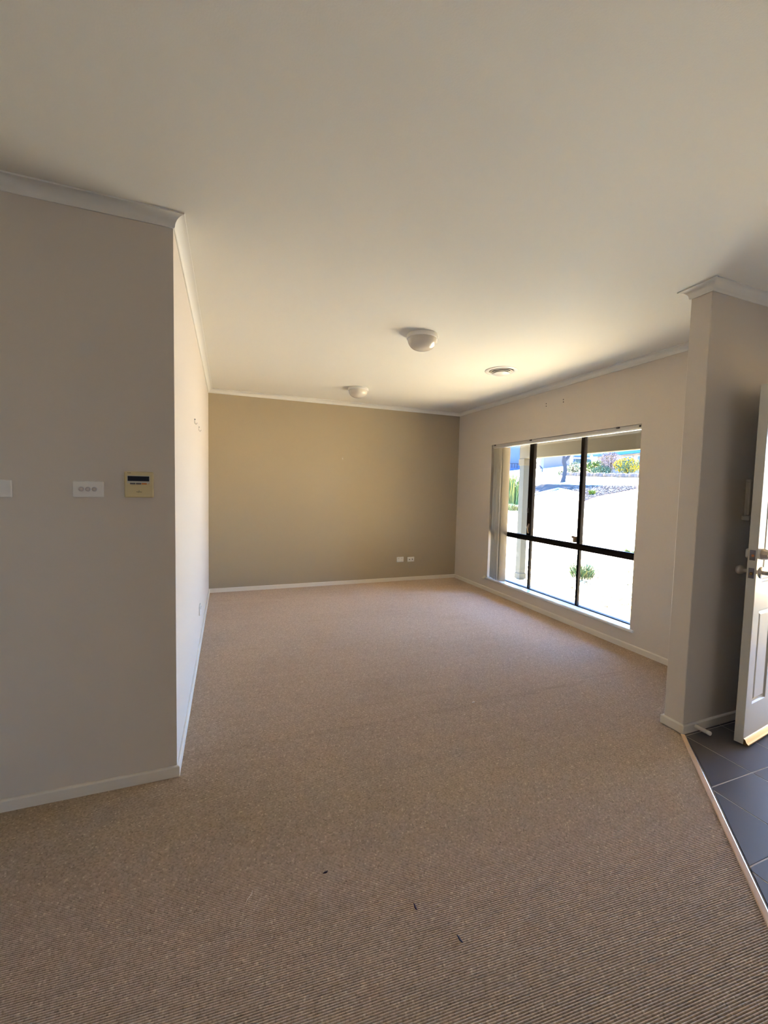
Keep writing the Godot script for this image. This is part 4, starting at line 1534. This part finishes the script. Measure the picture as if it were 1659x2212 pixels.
func plants() -> void:
	# street tree with a forked trunk; its crown stands above the view
	var tx := 18.82
	var tz := -17.04
	var t := thing("tree", "grey forked tree standing in its own shade beyond the driveway", "tree", Vector3(tx, gy(tx, tz), tz))
	var rt := Vector3(0.935, 0, 0.353)
	var st := st_new()
	tube(st, [Vector3(0, -0.1, 0) - rt * 0.06, Vector3(0, 0.06, 0) - rt * 0.03, rt * 0.02 + Vector3(0, 0.35, 0), rt * 0.06 + Vector3(0, 0.68, 0), rt * 0.04 + Vector3(0, 0.98, 0), rt * -0.04 + Vector3(0, 1.20, 0), rt * -0.03 + Vector3(0, 1.42, 0)], [0.20, 0.14, 0.115, 0.115, 0.115, 0.12, 0.12], 12)
	obj("trunk", st, mke(0.055, 0.058, 0.066, 0.9), t)
	st = st_new()
	tube(st, [Vector3(0, 1.25, 0), rt * 0.22 + Vector3(0, 1.50, 0), rt * 0.42 + Vector3(0, 1.74, 0), rt * 0.9 + Vector3(0.1, 2.6, 0.3), rt * 1.3 + Vector3(0.2, 3.8, 0.5)], [0.10, 0.085, 0.07, 0.05, 0.03], 10)
	obj("branch", st, mke(0.055, 0.058, 0.066, 0.9), t)
	st = st_new()
	tube(st, [rt * -0.04 + Vector3(0, 1.30, 0), rt * -0.05 + Vector3(0, 1.60, 0), rt * -0.02 + Vector3(0, 1.9, 0), rt * -0.4 + Vector3(-0.1, 2.8, -0.3), rt * -0.7 + Vector3(0, 3.9, -0.2)], [0.095, 0.08, 0.065, 0.05, 0.03], 10)
	obj("branch", st, mke(0.055, 0.058, 0.066, 0.9), t)
	var leafc := [Color(0.06, 0.10, 0.035), Color(0.08, 0.13, 0.045), Color(0.05, 0.085, 0.03)]
	cloud(t, "crown", 3800, Vector3(0.3, 3.9, 0.2), Vector3(2.7, 1.25, 2.7), 0.26, leafc, 0.1, 31)
	# bushes behind the stone border
	var b := bush("yellow_bush", "round bush covered in yellow flowers behind the stone border", 22.66, -16.02, 1.55, 0.92, [Color(0.05, 0.10, 0.05), Color(0.07, 0.13, 0.06)], 41, 1100, 0.09)
	cloud(b, "flowers", 520, Vector3(0, 0.52, 0), Vector3(0.82, 0.46, 0.82), 0.11, [Color(0.30, 0.20, 0.008), Color(0.36, 0.25, 0.012)], 0.95, 42)
	b = bush("blossom_bush", "tall thin bush with pale pink blossom between the green and the yellow bush", 23.2, -17.71, 1.25, 1.55, [Color(0.10, 0.10, 0.09), Color(0.16, 0.12, 0.13)], 43, 700, 0.08)
	cloud(b, "blossom", 900, Vector3(0, 0.95, 0), Vector3(0.70, 0.68, 0.70), 0.07, [Color(0.20, 0.145, 0.16), Color(0.26, 0.20, 0.21)], 0.3, 44)
	bush("green_bush", "bright green leafy bush left of the pink blossom bush", 23.75, -19.35, 1.55, 1.05, [Color(0.08, 0.14, 0.025), Color(0.12, 0.17, 0.03), Color(0.05, 0.10, 0.05)], 45, 1300, 0.12)
	bush("low_bush", "low blue-green bush along the stones under the pink blossom", 22.75, -17.9, 1.5, 0.55, [Color(0.05, 0.11, 0.08), Color(0.07, 0.13, 0.08)], 46, 800, 0.09)
	bush("pale_bush", "pale silvery green bush right of the tree trunk", 24.54, -21.95, 1.35, 1.12, [Color(0.11, 0.15, 0.10), Color(0.15, 0.18, 0.12), Color(0.17, 0.17, 0.10)], 47, 1200, 0.11)
	bush("small_shrub", "small low shrub at the foot of the lavender wall beside the trunk", 24.3, -22.9, 0.8, 0.42, [Color(0.09, 0.13, 0.08), Color(0.13, 0.15, 0.08)], 48, 350, 0.09)
	# strappy plants
	blade_clump("flax_plant", "big green and yellow strap-leaved plant seen between the blind and the verandah post", "plant", Vector3(11.45, gy(11.45, -12.3), -12.3), 620, 1.05, 2.35, 0.013, [Color(0.07, 0.15, 0.06), Color(0.10, 0.19, 0.07), Color(0.22, 0.21, 0.06)], 0.45, 51)
	blade_clump("grass_clump", "low yellow-green grass in front of the big strap-leaved plant", "plant", Vector3(10.4, gy(10.4, -10.75), -10.75), 260, 0.75, 0.42, 0.014, [Color(0.09, 0.14, 0.06), Color(0.17, 0.17, 0.08)], 0.4, 52)
	blade_clump("agapanthus", "green strap-leaved clump in the dry grass just outside the lower panes", "plant", Vector3(5.92, gy(5.92, -3.2), -3.2), 230, 0.40, 0.44, 0.0065, [Color(0.055, 0.13, 0.085), Color(0.075, 0.15, 0.085), Color(0.15, 0.17, 0.08)], 0.4, 53)
	blade_clump("grass_tuft", "bright grass tuft at the edge of the driveway, right of the window", "plant", Vector3(7.62, gy(7.62, -3.62), -3.62), 150, 0.30, 0.20, 0.008, [Color(0.09, 0.15, 0.05), Color(0.14, 0.17, 0.05)], 0.45, 54)
	blade_clump("succulent", "small lime green plant in the gravel bed", "plant", Vector3(14.62, gy(14.62, -11.08), -11.08), 70, 0.24, 0.32, 0.020, [Color(0.12, 0.17, 0.02), Color(0.15, 0.20, 0.03)], 0.3, 55)
	# dry grass scattered over the near yard
	var mm := MultiMesh.new()
	mm.transform_format = MultiMesh.TRANSFORM_3D
	mm.use_colors = true
	var bst := st_new()
	for k in 5:
		var a := TAU * k / 5.0
		var o := Vector3(cos(a), 0, sin(a))
		var s := o.cross(Vector3.UP) * 0.012
		tri(bst, o * 0.02 - s, o * 0.02 + s, o * 0.11 + Vector3(0, 0.10, 0), Vector3.UP, Vector3.UP, Vector3.UP)
	mm.mesh = bst.commit()
	var cnt := 2400
	mm.instance_count = cnt
	var patchy := FastNoiseLite.new()
	patchy.seed = 17
	patchy.frequency = 0.9
	var i := 0
	while i < cnt:
		var x := rng.randf_range(4.9, 8.5)
		var z := rng.randf_range(-5.5, -1.0)
		if patchy.get_noise_2d(x, z) < -0.02 + 0.12 * absf(z + 2.4) - 0.1:
			continue
		var s := rng.randf_range(0.15, 0.5)
		mm.set_instance_transform(i, Transform3D(Basis(Vector3.UP, rng.randf() * TAU).scaled(Vector3.ONE * s), Vector3(x, gy(x, z), z)))
		var k := rng.randf_range(0.7, 1.3)
		mm.set_instance_color(i, Color(0.085 * k, 0.085 * k, 0.06 * k))
		i += 1
	var gm := mk(1, 1, 1, 0.9, 0.0, 0.0)
	gm.vertex_color_use_as_albedo = true
	multi("dry_grass", mm, gm, "sparse dry grass over the sunlit yard outside the window", "grass")
